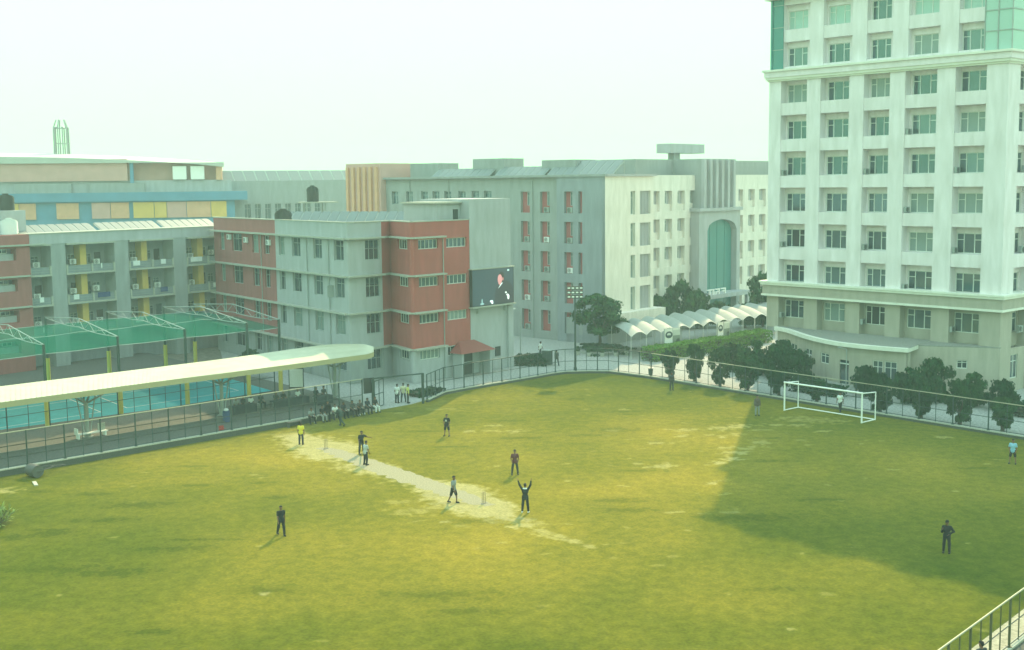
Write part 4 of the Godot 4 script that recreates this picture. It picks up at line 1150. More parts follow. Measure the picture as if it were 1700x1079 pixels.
func court_and_nets() -> void:
	var u := V2(0.677, 0.736); var back := V2(-0.60, 0.80)
	var p0 := ls(-38.35, 100.11)
	var c := [p0 - u * 34, p0 + u * 22, p0 + u * 22 + back * 21, p0 - u * 34 + back * 21]
	structure("sports_court", sheet(PackedVector2Array(c), 0.492), M.court_teal)
	# court markings
	for k in 3:
		var a: Vector2 = p0 + u * (-20 + 14 * k) + back * 2.5; var b: Vector2 = a + u * 11.5
		var g := Geo.new()
		var w := 0.12
		var e := back * 15.0
		g.prism(PackedVector2Array([a, b, b + back * w, a + back * w]), 0.497, 0.497)
		g.prism(PackedVector2Array([a + e, b + e, b + e + back * w, a + e + back * w]), 0.497, 0.497)
		g.prism(PackedVector2Array([a, a + u * w, a + u * w + e, a + e]), 0.497, 0.497)
		g.prism(PackedVector2Array([b, b + u * w, b + u * w + e, b + e]), 0.497, 0.497)
		g.prism(PackedVector2Array([a + e * 0.5, b + e * 0.5, b + e * 0.5 + back * w, a + e * 0.5 + back * w]), 0.497, 0.497)
		structure("court_marking", g.mesh(), M.court_line)
	# net shelter: posts, arched lattice trusses, edge cables and the green net between them
	var top := ly(6.83); var edge := ly(6.05)
	var fr := [ls(-47.2, 90.3), ls(-42.7, 94.9), ls(-38.2, 99.8), ls(-33.75, 104.8), ls(-29.3, 109.75), ls(-24.7, 114.2), ls(-22.2, 116.8)]
	var span := 20.0
	var o := thing("net_shelter", "green shade-net shelter on arched white trusses over the blue court", "shelter", turned(fr[2], 0, 0.48))
	var inv := o.transform.affine_inverse()
	var pt := func(k: int, s: float, y: float) -> Vector3:
		var p: Vector2 = fr[k] + back * s
		return inv * Vector3(p.x, y, -p.y)
	var rise := func(s: float) -> float:
		var t := s / span
		return 0.62 * (1.0 - absf(t * 2.0 - 1.0)) * 1.15
	for k in fr.size():
		for s in [0.0, span]:
			var g := Geo.new()
			var a: Vector3 = pt.call(k, s, 0.48); var b: Vector3 = pt.call(k, s, top)
			g.tube(a + Vector3(0, 2.6, 0), b, 0.13, 0.12, 8)
			var po := put("post", g.mesh(), M.post_green, o)
			var y := Geo.new()
			y.tube(a, a + Vector3(0, 2.7, 0), 0.2, 0.2, 10)
			put("padding", y.mesh(), M.post_yellow, po)
		var t := Geo.new()
		var n := 14
		for j in n:
			var s0: float = span * j / n; var s1: float = span * (j + 1) / n
			var d0: float = 0.75 * sin(PI * clampf(s0 / span, 0, 1)) + 0.04; var d1: float = 0.75 * sin(PI * clampf(s1 / span, 0, 1)) + 0.04
			var a: Vector3 = pt.call(k, s0, top + rise.call(s0)); var b: Vector3 = pt.call(k, s1, top + rise.call(s1))
			t.tube(a, b, 0.042, 0.042, 6)
			t.tube(a - Vector3(0, d0, 0), b - Vector3(0, d1, 0), 0.034, 0.034, 6)
			if j % 2 == 0: t.tube(a - Vector3(0, d0, 0), b, 0.022, 0.022, 5)
			else: t.tube(a, b - Vector3(0, d1, 0), 0.03, 0.03, 5)
		put("truss", t.mesh(), M.steel_paint, o)
	for k in fr.size() - 1:
		var g := Geo.new()
		var nu := 8; var nv := 10
		var grid := []
		for i in nu + 1:
			var row := []
			for j in nv + 1:
				var a: Vector3 = pt.call(k, span * j / nv, edge + 0.35 * rise.call(span * j / nv)); var b: Vector3 = pt.call(k + 1, span * j / nv, edge + 0.35 * rise.call(span * j / nv))
				var q: Vector3 = a.lerp(b, float(i) / nu)
				q.y -= 0.13 * sin(PI * i / nu) * (0.4 + 0.6 * sin(PI * j / nv))
				row.append(q)
			grid.append(row)
		for i in nu:
			for j in nv: g.quad(grid[i][j], grid[i + 1][j], grid[i + 1][j + 1], grid[i][j + 1])
		put("shade_net", g.mesh(), M.shade_net, o)
		for s in [0.0, span * 0.5, span]:
			var e := Geo.new()
			for i in nu:
				var j := int(round(nv * s / span))
				e.tube(grid[i][j], grid[i + 1][j], 0.028, 0.028, 5, false)
			put("edge_cable", e.mesh(), M.frame_grey, o)
	# shrubs and low wall at the back of the court are in greenery()

func long_canopy() -> void:
	# a long cream roof on branching steel columns along the terrace
	var front := [[-75.0, 49.5], [-46.0, 78.4], [-37.02, 87.98], [-27.57, 97.4], [-23.44, 101.2], [-18.24, 106.3], [-15.0, 109.5], [-13.3, 111.2], [-12.7, 113.0]]
	var backp := [[-77.5, 54.5], [-48.5, 83.5], [-39.11, 93.1], [-28.97, 103.04], [-24.9, 107.19], [-19.9, 113.2], [-17.2, 115.7], [-14.2, 115.7], [-12.75, 113.15]]
	var o := thing("terrace_canopy", "long cream canopy with rounded end on branching steel columns beside the field", "canopy", turned(ls(-24.85, 104.0), 0, 0.48))
	var inv := o.transform.affine_inverse()
	var n := front.size()
	var F := []; var Bk := []
	for k in n - 1:
		for s in 6:
			var a: Array = front[maxi(k - 1, 0)]; var b: Array = front[k]; var c: Array = front[k + 1]; var d: Array = front[mini(k + 2, n - 1)]
			var p := V2(b[0], b[1]).cubic_interpolate(V2(c[0], c[1]), V2(a[0], a[1]), V2(d[0], d[1]), s / 6.0) * 0.974
			a = backp[maxi(k - 1, 0)]; b = backp[k]; c = backp[k + 1]; d = backp[mini(k + 2, n - 1)]
			var q := V2(b[0], b[1]).cubic_interpolate(V2(c[0], c[1]), V2(a[0], a[1]), V2(d[0], d[1]), s / 6.0) * 0.974
			F.append(inv * Vector3(p.x, ly(4.15), -p.y)); Bk.append(inv * Vector3(q.x, ly(4.5), -q.y))
	var top := Geo.new(); var under := Geo.new(); var fascia := Geo.new()
	var nv := 6
	var bow := func(t: float) -> float: return 0.20 * sin(PI * t)
	for k in F.size() - 1:
		for j in nv:
			var t0 := float(j) / nv; var t1 := float(j + 1) / nv
			var a: Vector3 = F[k].lerp(Bk[k], t0) + Vector3(0, bow.call(t0), 0); var b: Vector3 = F[k + 1].lerp(Bk[k + 1], t0) + Vector3(0, bow.call(t0), 0)
			var c: Vector3 = F[k + 1].lerp(Bk[k + 1], t1) + Vector3(0, bow.call(t1), 0); var d: Vector3 = F[k].lerp(Bk[k], t1) + Vector3(0, bow.call(t1), 0)
			top.quad(a, b, c, d)
			var dn := Vector3(0, -0.2, 0)
			under.quad(d + dn, c + dn, b + dn, a + dn)
		var h := Vector3(0, -0.42, 0)
		fascia.quad(F[k] + h, F[k + 1] + h, F[k + 1], F[k])
		fascia.quad(Bk[k + 1] + h, Bk[k] + h, Bk[k], Bk[k + 1])
	fascia.quad(F[-1] + Vector3(0, -0.42, 0), Bk[-1] + Vector3(0, -0.42, 0), Bk[-1], F[-1])
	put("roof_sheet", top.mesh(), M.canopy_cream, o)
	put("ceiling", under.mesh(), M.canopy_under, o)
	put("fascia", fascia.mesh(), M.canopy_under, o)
	# standing seams every 0.6 m or so
	var seam := Geo.new()
	for k in F.size() - 1:
		for s in 6:
			var t := s / 6.0
			var a: Vector3 = F[k].lerp(F[k + 1], t); var b: Vector3 = Bk[k].lerp(Bk[k + 1], t)
			for j in 4:
				var t0 := j / 4.0; var t1 := (j + 1) / 4.0
				seam.bar(a.lerp(b, t0) + Vector3(0, bow.call(t0) + 0.012, 0), a.lerp(b, t1) + Vector3(0, bow.call(t1) + 0.012, 0), 0.035, 0.03)
	put("seams", seam.mesh(), M.canopy_cream, o).set_meta("kind", "stuff")
	for cpos in [ls(-51.0, 78.0), ls(-42.2, 86.7), ls(-33.44, 95.42), ls(-24.85, 104.01), ls(-16.47, 113.0)]:
		var p: Vector3 = inv * Vector3(cpos.x, 0.48, -cpos.y)
		var g := Geo.new()
		g.tube(p, p + Vector3(0, 2.75, 0), 0.17, 0.15, 12)
		g.box(p + Vector3(-0.35, 0, -0.35), p + Vector3(0.35, 0.12, 0.35))
		var col := put("column", g.mesh(), M.steel_paint, o)
		for b in 4:
			var q := Geo.new()
			var a := PI * 0.25 + PI * 0.5 * b
			var hd := V2(0.707, -0.707) * cos(a) * 1.9 + V2(0.707, 0.707) * sin(a) * 1.7   # spread square to the canopy
			q.tube(p + Vector3(0, 2.65, 0), p + Vector3(hd.x, 3.62, -hd.y), 0.09, 0.06, 8)
			put("branch", q.mesh(), M.steel_paint, col)
		for b in 2:
			var q := Geo.new()
			var hd := V2(0.707, 0.707) * (0.8 if b else -0.8)
			q.tube(p + Vector3(hd.x * 0.25, 0.1, -hd.y * 0.25), p + Vector3(hd.x, 3.5, -hd.y), 0.06, 0.05, 8)
			put("strut", q.mesh(), M.steel_paint, col)

func car_park() -> void:
	var a := V2(13.1, 134.7); var u := V2(0.707, 0.707); var back := V2(-0.22, 0.975)
	var n := 12; var w := 2.66
	var gap := 0
	for k in n:
		var base := a + u * w * k
		var f := Transform3D(Basis(Vector3(u.x, 0, -u.y), Vector3.UP, Vector3(-back.x, 0, back.y)), Vector3(base.x, 0, -base.y))
		var ordinals := ["first", "second", "third", "fourth", "fifth", "sixth", "seventh", "eighth", "ninth", "tenth", "eleventh", "twelfth"]
		var o := thing("shade_vault", "%s pale fabric vault of the car-park shade, counted from the lone tree" % ordinals[k], "canopy", f, "fabric vaults of the car park")
		var g := Geo.new()
		var nu := 10; var nv := 8
		var pnt := func(i: int, j: int) -> Vector3:
			var t := float(i) / nu; var v := float(j) / nv
			var y := 2.55 + 0.45 * sin(PI * t) + 0.2 * sin(PI * v) + 0.5 * v
			return Vector3(w * t, y, -7.5 * v)
		for i in nu:
			for j in nv: g.quad(pnt.call(i, j), pnt.call(i + 1, j), pnt.call(i + 1, j + 1), pnt.call(i, j + 1))
		put("fabric", g.mesh(), M.tensile, o)
		for j in [0, 4, 8]:
			var hoop := Geo.new()
			for i in nu: hoop.tube(pnt.call(i, j) - Vector3(0, 0.04, 0), pnt.call(i + 1, j) - Vector3(0, 0.04, 0), 0.04, 0.04, 5, false)
			put("hoop", hoop.mesh(), M.frame_white, o)
		for z in [-0.15, -7.3]:
			var pg := Geo.new()
			pg.tube(Vector3(0.04, 0, z), Vector3(0.04, 2.52 if z > -1 else 3.0, z), 0.055, 0.05, 8)
			put("post", pg.mesh(), M.frame_white, o)
	# two pairs of standing banners in front of the shade
	banner(V2(17.0, 136.9), V2(18.1, 137.6), 0, "white standing banner with dark round emblem at the hedge's left end")
	banner(V2(18.0, 137.5), V2(18.95, 138.15), 1, "grey and white standing banner just right of the round-emblem banner")
	banner(V2(23.9, 142.6), V2(24.7, 143.3), 2, "white banner with round emblem midway along the hedge")
	banner(V2(24.75, 143.35), V2(25.6, 144.2), 3, "plain grey-topped banner midway along the hedge, right of the emblem one")

func banner(l: Vector2, r: Vector2, kind: int, label: String) -> void:
	var f := frame(l, r)
	var w := l.distance_to(r)
	var o := thing("standing_banner", label, "banner", f, "banners by the car park")
	var im := Image.create(64, 128, false, Image.FORMAT_RGB8)
	im.fill(Color(0.80, 0.83, 0.80) if kind % 2 == 0 else Color(0.66, 0.71, 0.68))
	for y in 128:
		for x in 64:
			var d := Vector2(x - 32, (y - 48)).length()
			if kind % 2 == 0:
				if d < 27: im.set_pixel(x, y, Color(0.16, 0.24, 0.26))
				if d < 15 and y < 52: im.set_pixel(x, y, Color(0.72, 0.76, 0.74))
				if y > 84: im.set_pixel(x, y, Color(0.82, 0.86, 0.87))
			else:
				if y > 56: im.set_pixel(x, y, Color(0.42, 0.48, 0.45))
				if y > 80 and Vector2(x - 46, y - 100).length() < 18: im.set_pixel(x, y, Color(0.2, 0.26, 0.25))
				if y < 14: im.set_pixel(x, y, Color(0.78, 0.81, 0.78))
	var m := StandardMaterial3D.new()
	m.resource_name = "banner_print"
	m.albedo_texture = ImageTexture.create_from_image(im)
	m.roughness = 0.8
	var g := Geo.new()
	g.quad(Vector3(0.04, 1.25, 0.03), Vector3(w - 0.04, 1.25, 0.03), Vector3(w - 0.04, 3.1, 0.03), Vector3(0.04, 3.1, 0.03))
	put("print", g.mesh(), m, o)
	put("backing", box_mesh(Vector3(0.02, 1.22, -0.02), Vector3(w - 0.02, 3.13, 0.02)), M.pale_grey, o)
	for x in [0.0, w - 0.06]: put("leg", box_mesh(Vector3(x, 0, -0.03), Vector3(x + 0.06, 3.15, 0.03)), M.frame_grey, o)

# posts, rails and a faint wire mesh along a line of plan points; thick and thin posts alternate
func fence(label: String, pts: Array, y: float, h: float, step: float, top_mat: Material, post_mat: Material = null) -> Node3D:
	if not post_mat: post_mat = M.post_green
	var first := V2(pts[0][0], pts[0][1])
	var o := thing("fence", label, "fence", turned(first, 0, y), "wire fences round the field")
	var inv := o.transform.affine_inverse()
	var count := 0
	for k in pts.size() - 1:
		var a := V2(pts[k][0], pts[k][1]); var b := V2(pts[k + 1][0], pts[k + 1][1])
		var n := maxi(1, int(round(a.distance_to(b) / step)))
		for j in n + (1 if k == pts.size() - 2 else 0):
			var p := a.lerp(b, float(j) / n)
			var thick := count % 2 == 0
			var key := "post %s %.2f" % [thick, h]
			if not mesh_cache.has(key):
				var g := Geo.new()
				var r := 0.055 if thick else 0.028
				g.tube(Vector3.ZERO, Vector3(0, h, 0), r, r, 7)
				if thick: g.box(Vector3(-0.1, 0, -0.1), Vector3(0.1, 0.03, 0.1))
				mesh_cache[key] = g.mesh()
			put("post", mesh_cache[key], post_mat, o, Transform3D(Basis.IDENTITY, inv * Vector3(p.x, y, -p.y)))
			count += 1
		var pa := inv * Vector3(a.x, y, -a.y); var pb := inv * Vector3(b.x, y, -b.y)
		var t := Geo.new(); t.tube(pa + Vector3(0, h, 0), pb + Vector3(0, h, 0), 0.04, 0.04, 6)
		put("top_rail", t.mesh(), top_mat, o)
		var m := Geo.new(); m.tube(pa + Vector3(0, h * 0.45, 0), pb + Vector3(0, h * 0.45, 0), 0.026, 0.026, 6)
		put("rail", m.mesh(), M.post_green, o)
		var m2 := Geo.new(); m2.tube(pa + Vector3(0, 0.08, 0), pb + Vector3(0, 0.08, 0), 0.026, 0.026, 6)
		put("rail", m2.mesh(), M.post_green, o)
		var w := Geo.new()
		w.quad(pa + Vector3(0, 0.08, 0), pb + Vector3(0, 0.08, 0), pb + Vector3(0, h, 0), pa + Vector3(0, h, 0))
		put("wire_mesh", w.mesh(), M.wire_mesh, o)
	return o

func kerb(label: String, pts: Array, h: float, wide: float) -> void:
	var first := V2(pts[0][0], pts[0][1])
	var o := thing("kerb_wall", label, "kerb", turned(first, 0, 0), "low walls round the field")
	var inv := o.transform.affine_inverse()
	for k in pts.size() - 1:
		var a := V2(pts[k][0], pts[k][1]); var b := V2(pts[k + 1][0], pts[k + 1][1])
		var f := inv * frame(a, b)
		var w := a.distance_to(b)
		put("wall", box_mesh(Vector3(-0.01, -0.05, -wide * 0.5), Vector3(w + 0.01, h - 0.08, wide * 0.5)), M.kerb_dark, o, f)
		put("coping", box_mesh(Vector3(-0.02, h - 0.08, -wide * 0.5 - 0.04), Vector3(w + 0.02, h, wide * 0.5 + 0.04)), M.kerb_white, o, f)

func fences() -> void:
	var left := [[-75, 42.35], [-33.6, 83.75], [-17.26, 100.1], [-12.9, 104.5]]
	kerb("low dark wall with pale coping along the terrace side of the field", left, 0.5, 0.3)
	fence("tall wire fence with pale top rail along the terrace", left, 0.5, 2.45, 1.33, M.rail_pale)
	var far := [[-7.7, 109.4], [-6.4, 113.5], [-4.6, 115.5], [-0.16, 119.9], [2.54, 122.6], [4.37, 124.5], [5.4, 125.2], [7.6, 125.5], [9.84, 125.3], [11.76, 123.5], [13.7, 121.5]]
	kerb("pale kerb curving round the far end of the field", far, 0.28, 0.25)
	fence("dark wire fence curving round the far end of the field past the floodlight", far, 0.28, 2.25, 1.15, M.post_green)
	var right := [[13.8, 121.4], [38.3, 90.7], [46.2, 80.8]]
	kerb("kerb under the row of clipped trees on the field's right side", right, 0.28, 0.25)
	fence("wire fence with pale top rail in front of the white tower", right, 0.28, 2.25, 1.5, M.rail_pale)
	var near := [[-9.6, 15.0], [20.5, 49.4], [48.6, 81.4]]
	kerb("sandy kerb under the fence at the lower right corner", near, 0.12, 0.2)
	fence("near wire fence crossing the lower right corner of the view", near, 0.12, 2.1, 1.1, M.rail_pale, M.post_olive)
	var court := []
	for k in [-14, 0, 6, 12, 22]:
		var p: Vector2 = ls(-38.35, 100.11) + V2(0.677, 0.736) * float(k)
		court.append([p.x + 0.35, p.y - 0.35])
	fence("dark tall fence between the terrace and the blue court", court, 0.48, 3.0, 1.65, M.post_green)
	# gate: frame posts, an open leaf and a dark panel
	var g := thing("field_gate", "dark steel gate frame with open leaf in the fence's left corner", "gate", frame(V2(-12.2, 106.3), V2(-7.95, 108.9)))
	for x in [0.0, 4.9]: put("gate_post", box_mesh(Vector3(x - 0.09, 0, -0.09), Vector3(x + 0.09, 2.75, 0.09)), M.post_green, g)
	put("lintel", box_mesh(Vector3(-0.09, 2.65, -0.07), Vector3(4.99, 2.75, 0.07)), M.post_green, g)
	var leaf := Transform3D(Basis(Vector3.UP, deg_to_rad(38)), Vector3(0.1, 0, 0.05))
	var lg := Geo.new()
	for s in [[0.05, 0.05, 1.85, 0.12], [0.05, 2.4, 1.85, 2.48], [0.05, 1.2, 1.85, 1.26]]: lg.box(Vector3(s[0], s[1], -0.03), Vector3(s[2], s[3], 0.03))
	for x in [0.05, 0.92, 1.79]: lg.box(Vector3(x, 0.05, -0.025), Vector3(x + 0.06, 2.48, 0.025))
	put("gate_leaf", lg.mesh(), M.post_green, g, leaf)
	put("notice_panel", box_mesh(Vector3(-0.75, 1.4, -0.3), Vector3(0.25, 2.75, -0.2)), M.dark, g)

# ---------------------------------------------------------------- plants
# leaf-sized faces spread through a solid of revolution: profile = [[height 0..1, radius 0..1], ...]
func foliage(profile: Array, high: float, wide: float, n: int, leaf: float, tone: Color, sd: int, lumps := 0.28) -> ArrayMesh:
	var r := RandomNumberGenerator.new()
	r.seed = sd
	var g := Geo.new()
	var radius := func(t: float) -> float:
		for j in profile.size() - 1:
			if t >= profile[j][0] and t <= profile[j + 1][0]:
				return lerpf(profile[j][1], profile[j + 1][1], (t - profile[j][0]) / maxf(0.001, profile[j + 1][0] - profile[j][0]))
		return 0.0
	# clumps of leaves of uneven size along the branches, most of them near the outline
	var clumps := []
	var m := 40 + int(30 * lumps)
	for k in m:
		var t := r.randf_range(0.02, 0.97)
		var a := r.randf() * TAU
		var R: float = radius.call(t)
		var far := pow(r.randf(), 0.4) * (1.0 + lumps * r.randf_range(-0.5, 0.35))
		clumps.append([Vector3(cos(a) * R * far * 0.86 * wide, t * high, sin(a) * R * far * 0.86 * wide), r.randf_range(0.20, 0.36) * (0.55 + 0.45 * R), r.randf_range(0.72, 1.3)])
	for k in n:
		var c: Array = clumps[r.randi() % m]
		var d := Vector3(r.randfn(), r.randfn(), r.randfn()).normalized()
		var p: Vector3 = c[0] + Vector3(d.x * wide, d.y * high * 0.42, d.z * wide) * c[1] * pow(r.randf(), 0.38)
		if p.y < 0.0: p.y = -p.y * 0.3
		var nrm := (d + Vector3(r.randfn(0, 0.6), r.randfn(0.3, 0.6), r.randfn(0, 0.6))).normalized()
		var s := nrm.cross(Vector3(r.randf() - 0.5, r.randf() - 0.5, r.randf() - 0.5)).normalized() * leaf * r.randf_range(0.6, 1.3)
		var q := nrm.cross(s) * r.randf_range(0.45, 0.7)
		var v: float = r.randf_range(0.7, 1.35) * c[2]
		g.col = Color(tone.r * v * r.randf_range(0.8, 1.4), tone.g * v, tone.b * v * r.randf_range(0.8, 1.1))
		g.quad(p - s, p - q * 0.9 + nrm * leaf * 0.12, p + s, p + q * 0.9 + nrm * leaf * 0.12)
	return g.mesh()

func trunk_mesh(h: float, r: float, limbs: int, sd: int) -> ArrayMesh:
	var rr := RandomNumberGenerator.new()
	rr.seed = sd
	var g := Geo.new()
	var p := Vector3.ZERO
	for k in 4:
		var q := Vector3(rr.randfn(0, 0.03), h * (k + 1) / 4.0, rr.randfn(0, 0.03))
		g.tube(p, q, r * (1.25 - 0.15 * k), r * (1.1 - 0.15 * k), 7, false)
		p = q
	for k in limbs:
		var a := TAU * k / limbs + rr.randf()
		var b := p + Vector3(cos(a) * h * 0.5, h * rr.randf_range(0.5, 0.9), sin(a) * h * 0.5)
		g.tube(p - Vector3(0, h * 0.12, 0), b, r * 0.55, r * 0.25, 6, false)
		g.tube(b, b + Vector3(cos(a + 0.5) * h * 0.3, h * 0.4, sin(a + 0.5) * h * 0.3), r * 0.25, r * 0.08, 5, false)
	return g.mesh()

func plant(called: String, label: String, category: String, p: Vector2, y: float, crown: Mesh, lift: float, trunk: Mesh, turn: float, s: Vector3, group: String) -> Node3D:
	var o := thing(called, label, category, Transform3D(Basis(Vector3.UP, turn), Vector3(p.x, y, -p.y)), group)
	put("trunk", trunk, M.bark, o)
	put("crown", crown, M.leaf, o, Transform3D(Basis.IDENTITY.scaled(s), Vector3(0, lift, 0)))
	return o

func greenery() -> void:
	var dark := Color(0.015, 0.052, 0.020); var mid := Color(0.028, 0.082, 0.027); var fresh := Color(0.10, 0.21, 0.03)
	var vase := [[0.0, 0.45], [0.14, 0.50], [0.35, 0.82], [0.6, 1.0], [0.8, 0.92], [0.93, 0.62], [1.0, 0.2]]
	var ball := [[0.0, 0.5], [0.2, 0.85], [0.5, 1.0], [0.75, 0.85], [0.92, 0.5], [1.0, 0.1]]
	var crowns := []
	for k in 6: crowns.append(foliage(vase, 1.0, 1.0, 5200, 0.066, dark.lerp(mid, 0.25 * (k % 4)), 31 + k, 0.35 + 0.1 * (k % 3)))
	var stem := trunk_mesh(0.9, 0.14, 4, 8)
	# row of clipped trees along the right-hand fence: [x, d, height, half width]
	var row := [[15.5, 121.9, 2.7, 0.95, "leftmost clipped tree of the row along the right fence"], [17.6, 119.4, 3.5, 1.0, "second clipped tree from the left along the right fence"], [19.5, 115.9, 3.6, 1.15, "third clipped tree from the left along the right fence"], [21.6, 112.9, 3.3, 1.3, "fourth clipped tree from the left, just left of the goal"],
		[23.9, 110.2, 4.1, 1.35, "tallest clipped tree, standing behind the goal's left post"], [26.4, 106.6, 2.2, 0.9, "short clipped shrub seen through the goal frame"], [30.5, 101.5, 3.3, 1.25, "clipped tree right behind the goal's right post"], [33.1, 99.0, 3.2, 1.2, "third clipped tree from the right end of the row"], [35.3, 96.4, 3.6, 1.3, "second clipped tree from the right end of the row"], [37.5, 93.4, 2.6, 1.15, "squat clipped tree at the right end of the row"], [40.6, 89.6, 2.9, 1.1, "clipped tree cut off by the right frame edge"]]
	for k in row.size():
		var t: Array = row[k]
		plant("clipped_tree", t[4], "tree", V2(t[0] + 0.25, t[1] + 0.3), -0.01, crowns[k % 6], 0.35, stem, k * 1.7, Vector3(t[3], t[2] - 0.35, t[3]), "clipped trees along the right fence")
	# rounded bushes against the tower
	var balls := []
	for k in 4: balls.append(foliage(ball, 1.0, 1.0, 3400, 0.08, dark.lerp(mid, 0.3 * k), 51 + k, 0.6))
	var low_stem := trunk_mesh(0.5, 0.1, 4, 9)
	var bush := [[31.9, 110.0, 2.8, 1.2, "round bush under the podium's grid window"], [34.6, 106.4, 3.0, 1.6, "broad bush at the podium's right end"], [36.9, 107.0, 3.8, 1.7, "tallest bush left of the tower's small ground windows"], [39.7, 104.6, 2.8, 1.4, "bush below the tower's right small window"], [41.3, 102.6, 2.6, 1.5, "bush near the tower's near corner"], [27.6, 116.4, 3.4, 1.2, "bushy tree left of the podium entrance"], [26.4, 120.0, 3.8, 1.9, "bushy tree in front of the podium's left end"], [24.6, 123.4, 3.4, 1.8, "bush between the hedge and the podium"], [22.6, 126.4, 2.8, 1.7, "bush at the foot of the long hedge, nearest the podium"]]
	for k in bush.size():
		var t: Array = bush[k]
		plant("bush", t[4], "bush", V2(t[0], t[1]), -0.012, balls[k % 4], 0.12, low_stem, k * 2.1, Vector3(t[3], t[2] - 0.12, t[3]), "bushes in front of the tower")
	# the long clipped hedge in front of the car park, and smaller ones
	hedge("long clipped hedge with sunlit top in front of the car-park shade", V2(15.4, 132.6), V2(31.5, 148.2), 1.9, 1.5, fresh, 9500, 71)
	hedge("low hedge bed beside the far fence, left of the floodlight", V2(0.0, 131.0), V2(3.6, 130.3), 3.6, 0.9, dark, 1800, 72)
	hedge("dark low hedge at the foot of the tower's near corner", V2(41.5, 98.6), V2(49.5, 103.4), 1.6, 1.1, dark, 2000, 73)
	hedge("hedge strip in front of the tower between the clipped trees", V2(25.6, 113.4), V2(29.2, 109.0), 1.3, 1.0, dark, 1200, 74)
	hedge("small dark mound of plants just right of the gate", V2(-8.6, 111.6), V2(-6.3, 114.4), 1.6, 0.5, dark, 900, 75)
	# tree alone in its round bed
	var tc := []
	var big := foliage([[0.0, 0.45], [0.2, 0.8], [0.5, 1.0], [0.75, 0.85], [0.92, 0.5], [1.0, 0.15]], 4.5, 3.1, 6500, 0.22, mid, 81, 0.5)
	var t0 := plant("spreading_tree", "spreading tree with pale forked trunk in a round hedge bed", "tree", V2(10.2, 142.4), 0.0, big, 2.0, trunk_mesh(2.2, 0.2, 5, 12), 0.6, Vector3.ONE, "")
	var ring := foliage([[0.0, 1.0], [0.7, 1.0], [1.0, 0.9]], 0.9, 2.9, 6500, 0.13, dark, 82, 1.2)
	var rb := thing("round_hedge", "round low hedge bed under the spreading tree", "hedge", turned(V2(10.4, 141.0), 0))
	put("foliage", ring, M.leaf, rb)
	var rg := Geo.new(); rg.tube(Vector3(0, -0.01, 0), Vector3(0, 0.3, 0), 2.6, 2.6, 28)
	put("bed_edge", rg.mesh(), M.concrete, rb)
	var pots := ["leftmost", "second", "third", "fourth", "rightmost"]
	for k in 5:
		var a := deg_to_rad(215 + 25 * k)
		var po := thing("plant_pot", "%s pale plant pot in front of the round hedge" % pots[k], "plant pot", turned(V2(10.4 + cos(a) * 3.6, 141.0 + sin(a) * 3.6), 0), "pots round the hedge bed")
		var pg := Geo.new(); pg.tube(Vector3(0, -0.012, 0), Vector3(0, 0.42, 0), 0.2, 0.28, 12)
		put("pot", pg.mesh(), M.slab, po)
		put("leaves", foliage(ball, 0.6, 0.3, 220, 0.09, mid, 90 + k), M.leaf, po, T(0, 0.4, 0))
	# trees before the portico, seen over the car park
	var wood := foliage(ball, 1.0, 1.0, 2600, 0.09, mid, 61, 0.4)
	for t in [[19.4, 162, 4.4, 2.2, "low dark tree over the car park at the cream block's foot"], [22.3, 163, 6.2, 2.6, "tall rounded tree over the car park, left of the portico"], [24.6, 163, 5.0, 1.9, "tree over the car park touching the portico's left side"], [27.6, 164, 3.4, 2.0, "tree over the car park in front of the arched glass"], [33.6, 164, 7.0, 2.6, "tree beside the tower's left edge, right of the portico"], [31.0, 163, 3.2, 1.6, "smaller tree right of the portico's arched glass"]]:
		plant("garden_tree", t[4], "tree", V2(t[0], t[1]), -0.012, wood, 0.5, trunk_mesh(1.6, 0.16, 4, 14), t[0], Vector3(t[3], t[2] - 0.5, t[3]), "trees before the portico")
	# shrub behind the court
	for t in [[-26.5, 124.5, 2.4, 1.5, "shrub between the court and the red block"]]:
		plant("shrub", t[4], "bush", V2(t[0], t[1]), 0.47, balls[1], 0.1, low_stem, t[0], Vector3(t[3], t[2], t[3]), "shrubs behind the court")
	# shrub poking in at the left frame edge
	var sg := Geo.new()
	var r := RandomNumberGenerator.new(); r.seed = 5
	var lf := Geo.new()
	for k in 46:
		var a := r.randf() * TAU; var e := r.randf_range(0.1, 1.2)
		var d := Vector3(cos(a) * cos(e), sin(e), sin(a) * cos(e))
		var q := d * r.randf_range(0.9, 1.5)
		sg.tube(Vector3.ZERO, q, 0.02, 0.01, 5, false)
		for j in 5:
			var p := q * (0.45 + 0.14 * j)
			var s := (d + Vector3(r.randfn(0, 0.6), r.randfn(0.1, 0.4), r.randfn(0, 0.6))).normalized()
			var w := s.cross(Vector3.UP).normalized() * 0.07
			var v := r.randf_range(0.7, 1.4)
			lf.col = Color(0.22 * v, 0.27 * v, 0.08 * v)
			lf.quad(p, p + s * 0.2 - w, p + s * 0.42, p + s * 0.2 + w)
	var so := thing("leafy_shrub", "pale-leaved shrub cut off by the left frame edge", "bush", turned(V2(-30.2, 70.3), 0, 0.0, 0.85))
	put("stems", sg.mesh(), M.bark, so)
	put("leaves", lf.mesh(), M.leaf, so)

